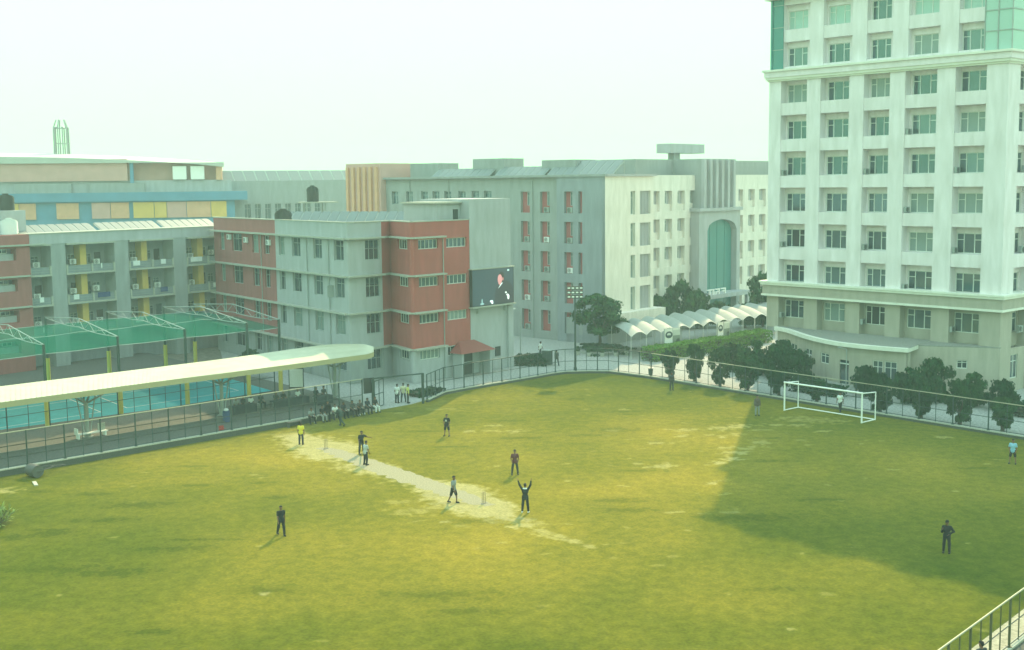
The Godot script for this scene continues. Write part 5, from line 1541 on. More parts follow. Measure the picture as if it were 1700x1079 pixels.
func hedge(label: String, l: Vector2, r: Vector2, deep: float, high: float, tone: Color, n: int, sd: int) -> void:
	var f := frame(l, r, -0.012)
	var w := l.distance_to(r)
	var o := thing("hedge", label, "hedge", f, "clipped hedges")
	var rr := RandomNumberGenerator.new(); rr.seed = sd
	var nz := FastNoiseLite.new(); nz.seed = sd; nz.frequency = 0.6
	var g := Geo.new()
	for k in n:
		var p := Vector3(rr.randf() * w, rr.randf() * high, -rr.randf() * deep)
		match rr.randi() % 5:
			0, 1: p.y = high - absf(rr.randfn(0, 0.06))
			2: p.z = -absf(rr.randfn(0, 0.07))
			3: p.z = -deep + absf(rr.randfn(0, 0.07))
		p += Vector3(0, nz.get_noise_2d(p.x, p.z) * 0.22 * p.y / high, nz.get_noise_2d(p.x, p.y + 9.0) * 0.2)
		if p.x < 0.15 or p.x > w - 0.15: p.y *= rr.randf_range(0.85, 1.0)
		var nrm := Vector3(rr.randfn(0, 0.7), rr.randfn(0.5, 0.6), rr.randfn(0.2, 0.7)).normalized()
		var s := nrm.cross(Vector3(rr.randf() - 0.5, rr.randf() - 0.5, rr.randf() - 0.5)).normalized() * rr.randf_range(0.08, 0.17)
		var q := nrm.cross(s) * 0.65
		var v := rr.randf_range(0.7, 1.3)
		g.col = Color(tone.r * v, tone.g * v, tone.b * v)
		g.quad(p - s, p - q, p + s, p + q)
	put("foliage", g.mesh(), M.leaf, o)
	var c := Geo.new()
	for k in int(w / 0.9) + 1: c.tube(Vector3(minf(0.3 + 0.9 * k, w - 0.2), 0, -deep * 0.5), Vector3(minf(0.3 + 0.9 * k, w - 0.2), high * 0.85, -deep * 0.5), 0.06, 0.03, 5, false)
	for k in 3: c.box(Vector3(0.2, high * (0.2 + 0.22 * k), -deep + 0.25), Vector3(w - 0.2, high * (0.2 + 0.22 * k) + 0.1, -0.25))
	put("twigs", c.mesh(), M.hedge_stem, o)

# ---------------------------------------------------------------- things on and round the field
func field_things() -> void:
	# football goal
	var gl := V2(23.09, 103.47); var gr := V2(28.02, 97.67)
	var f := frame(gl, gr)
	var w := gl.distance_to(gr)
	var o := thing("football_goal", "white football goal frame in front of the clipped trees", "goal", f)
	var tube := func(called: String, a: Vector3, b: Vector3, r: float) -> void:
		var g := Geo.new(); g.tube(a, b, r, r, 10); put(called, g.mesh(), M.paint_white, o)
	tube.call("goal_post", Vector3(0, 0, 0), Vector3(0, 2.44, 0), 0.07)
	tube.call("goal_post", Vector3(w, 0, 0), Vector3(w, 2.44, 0), 0.07)
	tube.call("crossbar", Vector3(-0.07, 2.44, 0), Vector3(w + 0.07, 2.44, 0), 0.07)
	for x in [0.0, w]:
		tube.call("back_post", Vector3(x, 0, -1.9), Vector3(x, 2.3, -1.9), 0.045)
		tube.call("top_arm", Vector3(x, 2.42, 0), Vector3(x, 2.3, -1.9), 0.045)
		tube.call("ground_bar", Vector3(x, 0.05, 0), Vector3(x, 0.05, -1.9), 0.045)
	tube.call("ground_bar", Vector3(0, 0.05, -1.9), Vector3(w, 0.05, -1.9), 0.045)
	# wickets
	wicket(V2(-1.85, 73.9), "wicket of three stumps at the near end of the pitch")
	wicket(V2(-13.95, 90.2), "wicket of three stumps at the far end of the pitch")
	# heavy roller
	var ro := thing("pitch_roller", "heavy grey pitch roller with long handle lying by the terrace wall", "roller", turned(V2(-32.6, 82.3), 140, 0.0, 0.85))
	var rg := Geo.new()
	rg.tube(Vector3(-0.6, 0.5, 0), Vector3(0.6, 0.5, 0), 0.5, 0.5, 28)
	put("drum", rg.mesh(), M.iron, ro)
	for x in [-0.61, 0.61]:
		var re := Geo.new()
		for k in 20:
			var a := TAU * k / 20; var b := TAU * (k + 1) / 20
			re.quad(Vector3(x, 0.5 + cos(a) * 0.48, sin(a) * 0.48), Vector3(x, 0.5 + cos(b) * 0.48, sin(b) * 0.48), Vector3(x, 0.5 + cos(b) * 0.38, sin(b) * 0.38), Vector3(x, 0.5 + cos(a) * 0.38, sin(a) * 0.38))
		put("rim", re.mesh(), M.iron, ro)
	var rh := Geo.new()
	for x in [-0.68, 0.68]: rh.tube(Vector3(x, 0.5, 0), Vector3(x * 0.5, 0.62, 1.5), 0.035, 0.03, 7)
	rh.tube(Vector3(-0.68, 0.5, 0), Vector3(0.68, 0.5, 0), 0.05, 0.05, 7)
	rh.tube(Vector3(-0.34, 0.62, 1.5), Vector3(0.34, 0.62, 1.5), 0.03, 0.03, 7)
	rh.tube(Vector3(0, 0.62, 1.5), Vector3(0, 0.5, 2.6), 0.03, 0.03, 7)
	rh.tube(Vector3(-0.3, 0.5, 2.6), Vector3(0.3, 0.5, 2.6), 0.025, 0.025, 7)
	put("handle", rh.mesh(), M.iron, ro)
	var pl := thing("plank", "short pale plank lying on the grass beside the roller", "plank", turned(V2(-31.75, 80.2), 118, 0.0))
	put("board", box_mesh(Vector3(-0.6, 0.0, -0.12), Vector3(0.6, 0.06, 0.12)), M.kerb_white, pl)
	# balls and bats by the seated players
	var bl := ["white ball on the grass before the seated players, left one", "white ball on the grass before the seated players, right one"]
	var bp := [V2(-13.03, 103.1), V2(-12.69, 103.6)]
	for k in 2:
		var b := thing("ball", bl[k], "ball", turned(bp[k], 0, 0.0), "balls by the fence")
		var s := SphereMesh.new(); s.radius = 0.11; s.height = 0.22; s.radial_segments = 14; s.rings = 8
		put("ball_shell", s, M.paint_white, b, T(0, 0.11, 0))
		var seam := Geo.new()
		for j in 14: seam.bar(Vector3(cos(TAU * j / 14) * 0.111, 0.11 + sin(TAU * j / 14) * 0.111, 0), Vector3(cos(TAU * (j + 1) / 14) * 0.111, 0.11 + sin(TAU * (j + 1) / 14) * 0.111, 0), 0.01, 0.01)
		put("seam", seam.mesh(), M.steel_paint, b)
	bat(V2(-16.35, 100.0), 0.0, 32, -22, "pale cricket bat leaning on the grass by the leftmost seated player")
	bat(V2(-14.95, 101.5), 0.0, 32, -22, "pale cricket bat held down by the second seated group")
	# floodlight
	var fl := thing("floodlight", "tall floodlight pole with twelve lamps at the far end of the field", "floodlight", turned(V2(6.5, 126.3), 0, -0.012))
	var fg := Geo.new(); fg.tube(Vector3.ZERO, Vector3(0, 8.0, 0), 0.12, 0.07, 12)
	fg.tube(Vector3.ZERO, Vector3(0, 0.5, 0), 0.22, 0.16, 12)
	put("pole", fg.mesh(), M.post_green, fl)
	put("cross_frame", box_mesh(Vector3(-0.8, 7.8, -0.05), Vector3(0.8, 7.88, 0.05)), M.steel_paint, fl)
	put("cross_frame", box_mesh(Vector3(-0.8, 8.25, -0.05), Vector3(0.8, 8.33, 0.05)), M.steel_paint, fl)
	put("cross_frame", box_mesh(Vector3(-0.8, 8.7, -0.05), Vector3(0.8, 8.78, 0.05)), M.steel_paint, fl)
	put("mast_head", box_mesh(Vector3(-0.05, 7.8, -0.06), Vector3(0.05, 8.9, -0.01)), M.steel_paint, fl)
	for i in 4:
		for j in 3:
			var lt := put("lamp", box_mesh(Vector3(-0.19, -0.18, 0.0), Vector3(0.19, 0.18, 0.16)), M.dark, fl, T(-0.63 + 0.42 * i, 7.84 + 0.45 * j, 0.06))
			put("lens", box_mesh(Vector3(-0.13, -0.08, 0.16), Vector3(0.13, 0.07, 0.175)), M.paint_white, lt)
	# street lamp on the screen tower's corner
	var sl := thing("street_lamp", "small street lamp with pale head right of the giant screen", "street lamp", turned(V2(0.9, 133.6), 0, -0.012))
	var g2 := Geo.new(); g2.tube(Vector3.ZERO, Vector3(0, 5.7, 0), 0.06, 0.045, 8); g2.tube(Vector3(0, 5.7, 0), Vector3(-0.6, 5.95, 0), 0.035, 0.03, 6)
	put("pole", g2.mesh(), M.steel_paint, sl)
	put("lamp_head", box_mesh(Vector3(-1.0, 5.88, -0.1), Vector3(-0.5, 6.0, 0.1)), M.white_plastic, sl)
	# cabinet near the far fence and a small bin at the corner
	var cb := thing("cabinet", "dark green service cabinet on the paving beyond the far fence", "cabinet", turned(V2(3.75, 131.3), -20, -0.012))
	put("housing", box_mesh(Vector3(-0.5, 0.1, -0.3), Vector3(0.5, 1.6, 0.3)), M.post_green, cb)
	put("plinth", box_mesh(Vector3(-0.55, 0, -0.35), Vector3(0.55, 0.1, 0.35)), M.concrete, cb)
	put("roof_plate", box_mesh(Vector3(-0.55, 1.6, -0.35), Vector3(0.55, 1.66, 0.35)), M.steel_paint, cb)
	var bn := thing("litter_bin", "small dark bin behind the far right bend of the fence", "bin", turned(V2(13.9, 122.9), 0, -0.012))
	var bg := Geo.new(); bg.tube(Vector3(0, 0, 0), Vector3(0, 0.8, 0), 0.2, 0.24, 12); put("drum", bg.mesh(), M.post_green, bn)
	var bh := Geo.new(); bh.tube(Vector3(0, 0.8, 0), Vector3(0, 0.86, 0), 0.26, 0.26, 12); put("rim", bh.mesh(), M.steel_paint, bn)
	# on the terrace: white board, tables, seats, blue bin, red chair on the field side
	var wb := thing("whiteboard", "white board in a dark frame standing on the terrace", "board", frame(ls(-20.9, 114.1), ls(-19.6, 114.2), 0.48))
	put("panel", box_mesh(Vector3(0.05, 0.75, -0.02), Vector3(1.25, 2.4, 0.03)), M.paint_white, wb)
	put("board_frame", box_mesh(Vector3(-0.03, 0.65, -0.06), Vector3(1.33, 2.5, -0.02)), M.dark, wb)
	for x in [0.0, 1.22]: put("leg", box_mesh(Vector3(x, 0, -0.1), Vector3(x + 0.08, 2.5, -0.04)), M.dark, wb)
	table(ls(-23.9, 103.8), ls(-22.2, 105.5), "long table under dark cloth on the terrace, left one")
	table(ls(-20.9, 106.3), ls(-18.2, 109.0), "long table under dark cloth on the terrace, below the white board")
	table(ls(-17.4, 108.4), ls(-16.2, 109.6), "short dark table on the terrace near the last canopy column")
	var bb := thing("blue_barrel", "blue barrel with a white bag on top behind the terrace fence", "barrel", turned(ls(-23.9, 101.4), 0, 0.48))
	var b1 := Geo.new()
	for s in [[0, 0.28, 0.3, 0.31], [0.3, 0.31, 0.33, 0.29], [0.33, 0.29, 0.6, 0.31], [0.6, 0.31, 0.9, 0.27]]: b1.tube(Vector3(0, s[0], 0), Vector3(0, s[2], 0), s[1], s[3], 14)
	put("drum", b1.mesh(), M.cloth_blue, bb)
	var bs := SphereMesh.new(); bs.radius = 0.2; bs.height = 0.26; put("bag", bs, M.cloth_white, bb, T(0, 0.98, 0))
	chair(V2(-22.75, 95.1), 40, 0.0, M.plastic_red, "red plastic chair on the field edge by the terrace wall")
	var wt := thing("white_bench", "white bench around the second canopy column on the terrace", "bench", frame(ls(-34.0, 94.4), ls(-32.2, 96.2), 0.48))
	put("seat", box_mesh(Vector3(0, 0.4, -0.25), Vector3(2.5, 0.46, 0.25)), M.paint_white, wt)
	for x in [0.1, 2.25]: put("leg", box_mesh(Vector3(x, 0, -0.22), Vector3(x + 0.12, 0.4, 0.22)), M.paint_white, wt)
	put("arm", box_mesh(Vector3(0, 0.46, -0.25), Vector3(0.08, 0.9, 0.25)), M.paint_white, wt)
	put("backrest", box_mesh(Vector3(1.9, 0.46, -0.28), Vector3(2.5, 1.0, -0.22)), M.slab, wt)
	var be := thing("low_bench", "low dark bench at the fence foot left of the seated players", "bench", frame(V2(-18.3, 98.4), V2(-17.3, 99.4), 0.0))
	put("seat", box_mesh(Vector3(0, 0.38, -0.18), Vector3(1.4, 0.44, 0.18)), M.iron, be)
	for x in [0.1, 1.22]: put("leg", box_mesh(Vector3(x, 0, -0.16), Vector3(x + 0.08, 0.38, 0.16)), M.iron, be)

func table(l: Vector2, r: Vector2, label: String) -> void:
	var o := thing("cloth_table", label, "table", frame(l, r, 0.48), "tables on the terrace")
	var w := l.distance_to(r)
	put("top", box_mesh(Vector3(0, 0.72, -0.7), Vector3(w, 0.76, 0)), M.cloth_dark, o)
	var g := Geo.new()
	var n := int(w * 5)
	for k in n:
		var x0 := w * k / n; var x1 := w * (k + 1) / n
		g.quad(Vector3(x0, 0.05, 0.02 + 0.03 * (k % 2)), Vector3(x1, 0.05, 0.02 + 0.03 * ((k + 1) % 2)), Vector3(x1, 0.76, 0.004), Vector3(x0, 0.76, 0.004))
	put("cloth_front", g.mesh(), M.cloth_dark, o)
	for x in [0.06, w - 0.12]:
		for z in [-0.62, -0.1]: put("leg", box_mesh(Vector3(x, 0, z), Vector3(x + 0.06, 0.72, z + 0.06)), M.iron, o)

func chair(p: Vector2, turn: float, y: float, mat: Material, label: String) -> void:
	var o := thing("plastic_chair", label, "chair", turned(p, turn, y))
	put("seat", box_mesh(Vector3(-0.22, 0.42, -0.22), Vector3(0.22, 0.46, 0.22)), mat, o)
	put("backrest", box_mesh(Vector3(-0.21, 0.46, -0.23), Vector3(0.21, 0.85, -0.19)), mat, o)
	for x in [-0.2, 0.16]:
		for z in [-0.2, 0.16]: put("leg", box_mesh(Vector3(x, 0, z), Vector3(x + 0.04, 0.42, z + 0.04)), mat, o)
		put("armrest", box_mesh(Vector3(x, 0.64, -0.2), Vector3(x + 0.04, 0.67, 0.18)), mat, o)

func wicket(p: Vector2, label: String) -> void:
	var o := thing("wicket", label, "wicket", turned(p, 37, 0.0), "wickets")
	for k in 3:
		var g := Geo.new()
		g.tube(Vector3(-0.115 + 0.115 * k, 0, 0), Vector3(-0.115 + 0.115 * k, 0.71, 0), 0.022, 0.02, 8)
		put("stump", g.mesh(), M.timber, o)
	for k in 2:
		var g := Geo.new()
		g.tube(Vector3(-0.115 + 0.115 * k, 0.725, 0), Vector3(0.115 * k, 0.725, 0), 0.012, 0.012, 6)
		put("bail", g.mesh(), M.timber, o)
	put("base", box_mesh(Vector3(-0.2, 0, -0.06), Vector3(0.2, 0.02, 0.06)), M.iron, o)

# a cricket bat: origin at the toe, leaning back by tilt degrees
func bat(p: Vector2, y: float, turn: float, tilt: float, label: String) -> Node3D:
	var b := Basis(Vector3.UP, deg_to_rad(turn)) * Basis(Vector3.BACK, deg_to_rad(tilt))
	var o := thing("cricket_bat", label, "cricket bat", Transform3D(b, Vector3(p.x, y + 0.03, -p.y)), "cricket bats")
	var g := Geo.new()
	g.box(Vector3(-0.055, 0, -0.015), Vector3(0.055, 0.56, 0.012))
	g.quad(Vector3(-0.055, 0, -0.015), Vector3(-0.055, 0.56, -0.015), Vector3(0, 0.56, -0.045), Vector3(0, 0.0, -0.03))
	g.quad(Vector3(0, 0.0, -0.03), Vector3(0, 0.56, -0.045), Vector3(0.055, 0.56, -0.015), Vector3(0.055, 0, -0.015))
	put("blade", g.mesh(), M.kerb_white, o)
	var q := Geo.new(); q.tube(Vector3(0, 0.55, -0.01), Vector3(0, 0.86, -0.01), 0.02, 0.018, 8)
	put("grip", q.mesh(), M.iron, o)
	return o

# ---------------------------------------------------------------- people
# Bones are [a, b, radius at a, radius at b]; a smooth union of them is meshed as surface nets.
func net(bones: Array, cell: float, k: float) -> Array:
	var lo := Vector3(1e9, 1e9, 1e9); var hi := -lo
	for b in bones:
		var m: float = maxf(b[2], b[3]) + cell * 2.0 + k * 0.3
		for p in [b[0], b[1]]:
			lo = lo.min(p - Vector3.ONE * m); hi = hi.max(p + Vector3.ONE * m)
	var nx := int((hi.x - lo.x) / cell) + 2; var ny := int((hi.y - lo.y) / cell) + 2; var nz := int((hi.z - lo.z) / cell) + 2
	var f := PackedFloat32Array()
	f.resize(nx * ny * nz)
	f.fill(1.0)
	for b in bones:
		var a: Vector3 = b[0]; var ab: Vector3 = b[1] - a
		var ra: float = b[2]; var dr: float = b[3] - b[2]
		var l2: float = maxf(ab.length_squared(), 1e-9)
		var m: float = maxf(b[2], b[3]) + cell * 1.8 + k * 0.3
		var c0: Vector3 = ((a.min(b[1]) - Vector3.ONE * m) - lo) / cell
		var c1: Vector3 = ((a.max(b[1]) + Vector3.ONE * m) - lo) / cell
		var x1 := mini(nx - 1, int(c1.x) + 1); var y1 := mini(ny - 1, int(c1.y) + 1); var z1 := mini(nz - 1, int(c1.z) + 1)
		for z in range(maxi(0, int(c0.z)), z1 + 1):
			for y in range(maxi(0, int(c0.y)), y1 + 1):
				var o := (z * ny + y) * nx
				for x in range(maxi(0, int(c0.x)), x1 + 1):
					var p := lo + Vector3(x, y, z) * cell - a
					var t := clampf(p.dot(ab) / l2, 0.0, 1.0)
					var d := (p - ab * t).length() - ra - dr * t
					var e := f[o + x]
					if d < e + k:
						if e > d + k: f[o + x] = d
						else:
							var h := (k - absf(d - e)) / k
							f[o + x] = minf(d, e) - h * h * k * 0.25
	var V := PackedVector3Array(); var I := PackedInt32Array()
	var at_cell := {}
	var off := [0, 1, nx, nx + 1, nx * ny, nx * ny + 1, nx * ny + nx, nx * ny + nx + 1]
	var pairs := [[0, 1], [2, 3], [4, 5], [6, 7], [0, 2], [1, 3], [4, 6], [5, 7], [0, 4], [1, 5], [2, 6], [3, 7]]
	for z in nz - 1:
		for y in ny - 1:
			var row := (z * ny + y) * nx
			for x in nx - 1:
				var o := row + x
				var s := int(f[o] < 0.0) + int(f[o + 1] < 0.0) + int(f[o + nx] < 0.0) + int(f[o + nx + 1] < 0.0) + int(f[o + off[4]] < 0.0) + int(f[o + off[5]] < 0.0) + int(f[o + off[6]] < 0.0) + int(f[o + off[7]] < 0.0)
				if s == 0 or s == 8: continue
				var sum := Vector3.ZERO; var n := 0
				for pr in pairs:
					var va := f[o + off[pr[0]]]; var vb := f[o + off[pr[1]]]
					if (va < 0.0) != (vb < 0.0):
						var t := va / (va - vb)
						sum += Vector3(pr[0] & 1, (pr[0] >> 1) & 1, pr[0] >> 2).lerp(Vector3(pr[1] & 1, (pr[1] >> 1) & 1, pr[1] >> 2), t)
						n += 1
				at_cell[o] = V.size()
				V.append(lo + (Vector3(x, y, z) + sum / n) * cell)
	var step := [1, nx, nx * ny]
	for o in at_cell:
		for ax in 3:
			# the edge that leaves this cell's first corner along the axis, shared by four cells
			var e: int = step[ax]; var u: int = step[(ax + 1) % 3]; var w: int = step[(ax + 2) % 3]
			var ins := f[o] < 0.0
			if ins == (f[o + e] < 0.0): continue
			if not (at_cell.has(o - u) and at_cell.has(o - w) and at_cell.has(o - u - w)): continue
			var q := [at_cell[o], at_cell[o - u], at_cell[o - u - w], at_cell[o - w]]
			if ins: I.append_array(PackedInt32Array([q[0], q[2], q[1], q[0], q[3], q[2]]))
			else: I.append_array(PackedInt32Array([q[0], q[1], q[2], q[0], q[2], q[3]]))
	return [V, I]

func net_mesh(list: Array) -> ArrayMesh:    # several [V, I] joined into one surface
	var V := PackedVector3Array(); var I := PackedInt32Array()
	for a in list:
		var o := V.size()
		V.append_array(a[0])
		for k in a[1]: I.append(o + k)
	var N := PackedVector3Array(); N.resize(V.size())
	for k in range(0, I.size(), 3):
		var m := (V[I[k + 2]] - V[I[k]]).cross(V[I[k + 1]] - V[I[k]])
		for j in 3: N[I[k + j]] += m
	for k in N.size(): N[k] = N[k].normalized()
	var a := []; a.resize(Mesh.ARRAY_MAX)
	a[Mesh.ARRAY_VERTEX] = V; a[Mesh.ARRAY_NORMAL] = N; a[Mesh.ARRAY_INDEX] = I
	var m := ArrayMesh.new()
	m.add_surface_from_arrays(Mesh.PRIMITIVE_TRIANGLES, a)
	return m

func moved(a: Array, xf: Transform3D, flip := false) -> Array:
	var V := PackedVector3Array(); V.resize(a[0].size())
	for k in V.size(): V[k] = xf * a[0][k]
	var I: PackedInt32Array = a[1].duplicate()
	if flip:
		for k in range(0, I.size(), 3):
			var t := I[k]; I[k] = I[k + 1]; I[k + 1] = t
	return [V, I]

var head_net := []
var hand_net := []
var hair_net := []
var cap_net := []

func make_head_and_hand() -> void:
	# head about its centre, facing +z: skull, jaw, nose, ears, brow, lips
	head_net = net([[Vector3(0, 0.025, -0.02), Vector3(0, 0.03, 0.005), 0.088, 0.086], [Vector3(0, -0.04, 0.02), Vector3(0, -0.085, 0.045), 0.062, 0.036], [Vector3(0, 0.0, 0.085), Vector3(0, -0.028, 0.103), 0.009, 0.014],
		[Vector3(-0.03, 0.016, 0.077), Vector3(0.03, 0.016, 0.077), 0.012, 0.012], [Vector3(-0.018, -0.058, 0.078), Vector3(0.018, -0.058, 0.078), 0.009, 0.009],
		[Vector3(-0.088, 0.02, 0.0), Vector3(-0.09, -0.02, 0.005), 0.016, 0.011], [Vector3(0.088, 0.02, 0.0), Vector3(0.09, -0.02, 0.005), 0.016, 0.011], [Vector3(0, -0.06, -0.025), Vector3(0, -0.19, -0.03), 0.054, 0.058]], 0.0105, 0.02)
	hair_net = net([[Vector3(0, 0.05, -0.035), Vector3(0, 0.06, 0.005), 0.088, 0.078], [Vector3(0, 0.0, -0.055), Vector3(0, -0.035, -0.05), 0.066, 0.05], [Vector3(-0.03, 0.095, 0.045), Vector3(0.03, 0.095, 0.045), 0.03, 0.03]], 0.013, 0.02)
	cap_net = net([[Vector3(0, 0.055, -0.02), Vector3(0, 0.06, 0.005), 0.094, 0.09], [Vector3(-0.03, 0.04, 0.11), Vector3(0.03, 0.04, 0.11), 0.022, 0.022], [Vector3(-0.03, 0.04, 0.14), Vector3(0.03, 0.04, 0.14), 0.014, 0.014]], 0.013, 0.02)
	# right hand hanging along -y from the wrist, palm towards -x, thumb towards +z
	var b := [[Vector3(0, 0.0, 0), Vector3(0, -0.045, 0.012), 0.022, 0.02], [Vector3(0, -0.04, -0.022), Vector3(0, -0.085, -0.026), 0.017, 0.013], [Vector3(0, -0.04, 0.0), Vector3(0, -0.092, 0.0), 0.018, 0.013], [Vector3(0, -0.04, 0.02), Vector3(0, -0.088, 0.024), 0.018, 0.013]]
	var fz := [-0.033, -0.011, 0.011, 0.032]; var fl := [0.055, 0.075, 0.082, 0.072]
	for k in 4:
		var r := Vector3(0, -0.088, fz[k])
		var m: Vector3 = r + Vector3(-0.006, -fl[k] * 0.52, fz[k] * 0.1)
		b.append([r, m, 0.0092, 0.0085])
		b.append([m, m + Vector3(-0.022, -fl[k] * 0.42, 0), 0.0085, 0.0075])
	b.append([Vector3(0, -0.03, 0.024), Vector3(-0.012, -0.062, 0.05), 0.012, 0.0105])
	b.append([Vector3(-0.012, -0.062, 0.05), Vector3(-0.022, -0.092, 0.054), 0.0105, 0.009])
	hand_net = net(b, 0.0068, 0.006)

# a pose: torso direction, [upper arm, forearm] for the right and left, [thigh, shin] for each, head turn, seat height (or 0)
var poses := {}
func make_poses() -> void:
	var dn := Vector3(0, -1, 0)
	var A := func(x: float, y: float, z: float) -> Vector3: return Vector3(x, y, z).normalized()
	var stand := [A.call(0.06, -1, 0), A.call(0.03, -1, 0.02)]
	poses = {
		"stand": {"torso": A.call(0, 1, 0.02), "ra": [A.call(-0.2, -1, -0.02), A.call(-0.05, -1, 0.22)], "la": [A.call(0.2, -1, -0.02), A.call(0.05, -1, 0.22)], "rl": [A.call(-0.08, -1, 0.02), A.call(-0.02, -1, -0.04)], "ll": [A.call(0.1, -1, 0.05), A.call(0.03, -1, -0.06)], "turn": 12.0},
		"walk": {"torso": A.call(0, 1, 0.05), "ra": [A.call(-0.18, -1, 0.3), A.call(-0.05, -1, 0.5)], "la": [A.call(0.18, -1, -0.35), A.call(0.08, -1, 0.05)], "rl": [A.call(-0.05, -1, -0.30), A.call(-0.02, -1, -0.50)], "ll": [A.call(0.05, -1, 0.35), A.call(0.02, -1, 0.05)], "turn": -8.0},
		"apart": {"torso": A.call(0, 1, 0.0), "ra": [A.call(-0.3, -1, 0.0), A.call(0.25, -1, 0.35)], "la": [A.call(0.3, -1, 0.0), A.call(-0.25, -1, 0.35)], "rl": [A.call(-0.17, -1, 0.0), A.call(-0.1, -1, -0.02)], "ll": [A.call(0.17, -1, 0.0), A.call(0.1, -1, -0.02)], "turn": 0.0},
		"arms_up": {"torso": A.call(0, 1, -0.02), "ra": [A.call(-0.5, 0.9, 0.05), A.call(-0.12, 1, 0.05)], "la": [A.call(0.55, 0.9, 0.05), A.call(0.35, 1, 0.05)], "rl": [A.call(-0.13, -1, 0.0), A.call(-0.09, -1, -0.02)], "ll": [A.call(0.12, -1, 0.0), A.call(0.09, -1, -0.02)], "turn": 0.0},
		"reach": {"torso": A.call(0.05, 1, 0.06), "ra": [A.call(-0.2, -1, 0.0), A.call(-0.05, -1, 0.25)], "la": [A.call(0.85, -0.45, 0.3), A.call(0.9, -0.25, 0.3)], "rl": [A.call(-0.12, -1, 0.05), A.call(-0.04, -1, -0.1)], "ll": [A.call(0.12, -1, 0.05), A.call(0.06, -1, -0.08)], "turn": 25.0},
		"bat": {"torso": A.call(0, 1, 0.10), "ra": [A.call(-0.1, -1, 0.25), A.call(0.15, -1, 0.45)], "la": [A.call(0.15, -1, 0.25), A.call(-0.25, -1, 0.45)], "rl": [A.call(-0.12, -1, 0.08), A.call(-0.04, -1, -0.12)], "ll": [A.call(0.12, -1, 0.08), A.call(0.05, -1, -0.12)], "turn": 30.0},
		"hip": {"torso": A.call(0, 1, 0.02), "ra": [A.call(-0.2, -1, 0.25), A.call(0.2, 0.75, 0.75)], "la": [A.call(0.6, -0.9, -0.2), A.call(-0.75, -0.55, 0.4)], "rl": [A.call(-0.08, -1, 0.02), A.call(-0.04, -1, -0.03)], "ll": [A.call(0.1, -1, 0.02), A.call(0.04, -1, -0.03)], "turn": -10.0},
		"run": {"torso": A.call(0, 1, 0.38), "ra": [A.call(-0.2, -0.9, -0.6), A.call(0.0, -0.6, 0.8)], "la": [A.call(0.25, -0.9, 0.55), A.call(-0.1, 0.1, 1)], "rl": [A.call(-0.05, -1, 0.45), A.call(-0.02, -1, -0.10)], "ll": [A.call(0.05, -1, -0.30), A.call(0.02, -0.75, -0.85)], "turn": 0.0},
		"sit": {"torso": A.call(0, 1, 0.12), "ra": [A.call(-0.15, -1, 0.35), A.call(0.15, -0.45, 0.9)], "la": [A.call(0.15, -1, 0.35), A.call(-0.15, -0.45, 0.9)], "rl": [A.call(-0.2, -0.12, 1), A.call(-0.02, -1, 0.06)], "ll": [A.call(0.2, -0.12, 1), A.call(0.06, -1, 0.0)], "turn": 15.0, "seat": 0.47},
		"sit_lean": {"torso": A.call(0, 1, 0.40), "ra": [A.call(-0.25, -1, 0.55), A.call(0.25, -0.3, 0.9)], "la": [A.call(0.25, -1, 0.55), A.call(-0.25, -0.3, 0.9)], "rl": [A.call(-0.3, -0.1, 1), A.call(-0.02, -1, 0.25)], "ll": [A.call(0.3, -0.1, 1), A.call(0.05, -1, 0.15)], "turn": -20.0, "seat": 0.47},
	}

# bones of a pose, by body region
func skeleton(name: String) -> Dictionary:
	var P: Dictionary = poses[name]
	var r := {}
	var up: Vector3 = P.torso
	var hipw := 0.09
	var legs := []
	var low := 9.0
	for s in 2:
		var d: Array = P.rl if s == 0 else P.ll
		var hip := Vector3(-hipw if s == 0 else hipw, -0.04, 0)
		var knee: Vector3 = hip + d[0] * 0.43
		var ank: Vector3 = knee + d[1] * 0.41
		legs.append([hip, knee, ank])
		low = minf(low, ank.y)
	var lift: float = 0.075 - low
	if P.has("seat"): lift = P.seat + 0.13
	var o := Vector3(0, lift, 0)
	for L in legs:
		for k in 3: L[k] += o
		L[2].y = maxf(L[2].y, 0.075)
	var pel := o
	var chest: Vector3 = pel + up * 0.30
	var neck: Vector3 = pel + up * 0.49
	var side := Vector3.RIGHT
	var fw := side.cross(up).normalized()
	var arms := []
	for s in 2:
		var d: Array = P.ra if s == 0 else P.la
		var sh: Vector3 = neck - up * 0.055 + side * (-0.175 if s == 0 else 0.175)
		var el: Vector3 = sh + d[0] * 0.285
		var wr: Vector3 = el + d[1] * 0.25
		arms.append([sh, el, wr, d[1]])
	r.torso = [[pel + side * -0.06, pel + side * 0.06, 0.115, 0.115], [pel + up * 0.1, chest, 0.118, 0.13], [chest + side * -0.06, chest + side * 0.06, 0.115, 0.115], [chest + up * 0.1 + side * -0.11, chest + up * 0.1 + side * 0.11, 0.078, 0.078], [chest + up * 0.12, neck, 0.09, 0.06]]
	r.upper = []; r.fore = []; r.thigh = []; r.shin = []; r.foot = []
	for a in arms:
		r.upper.append([a[0], a[1], 0.056, 0.042]); r.fore.append([a[1], a[2], 0.042, 0.029])
	for L in legs:
		r.thigh.append([L[0], L[1], 0.085, 0.058]); r.shin.append([L[1], L[2], 0.056, 0.038])
		var sd: Vector3 = (L[2] - L[1]).normalized()
		var toe := Vector3(sd.x * 0.3, 0, 1).normalized()
		if sd.z < -0.55: toe = Vector3(0, -0.75, 0.65)
		r.foot.append([L[2] + Vector3(0, -0.03, -0.03), L[2] + Vector3(0, -0.035, 0) + toe * 0.15, 0.042, 0.034])
	r.neck = neck; r.up = up; r.arms = arms; r.turn = P.turn; r.pelvis = pel
	return r

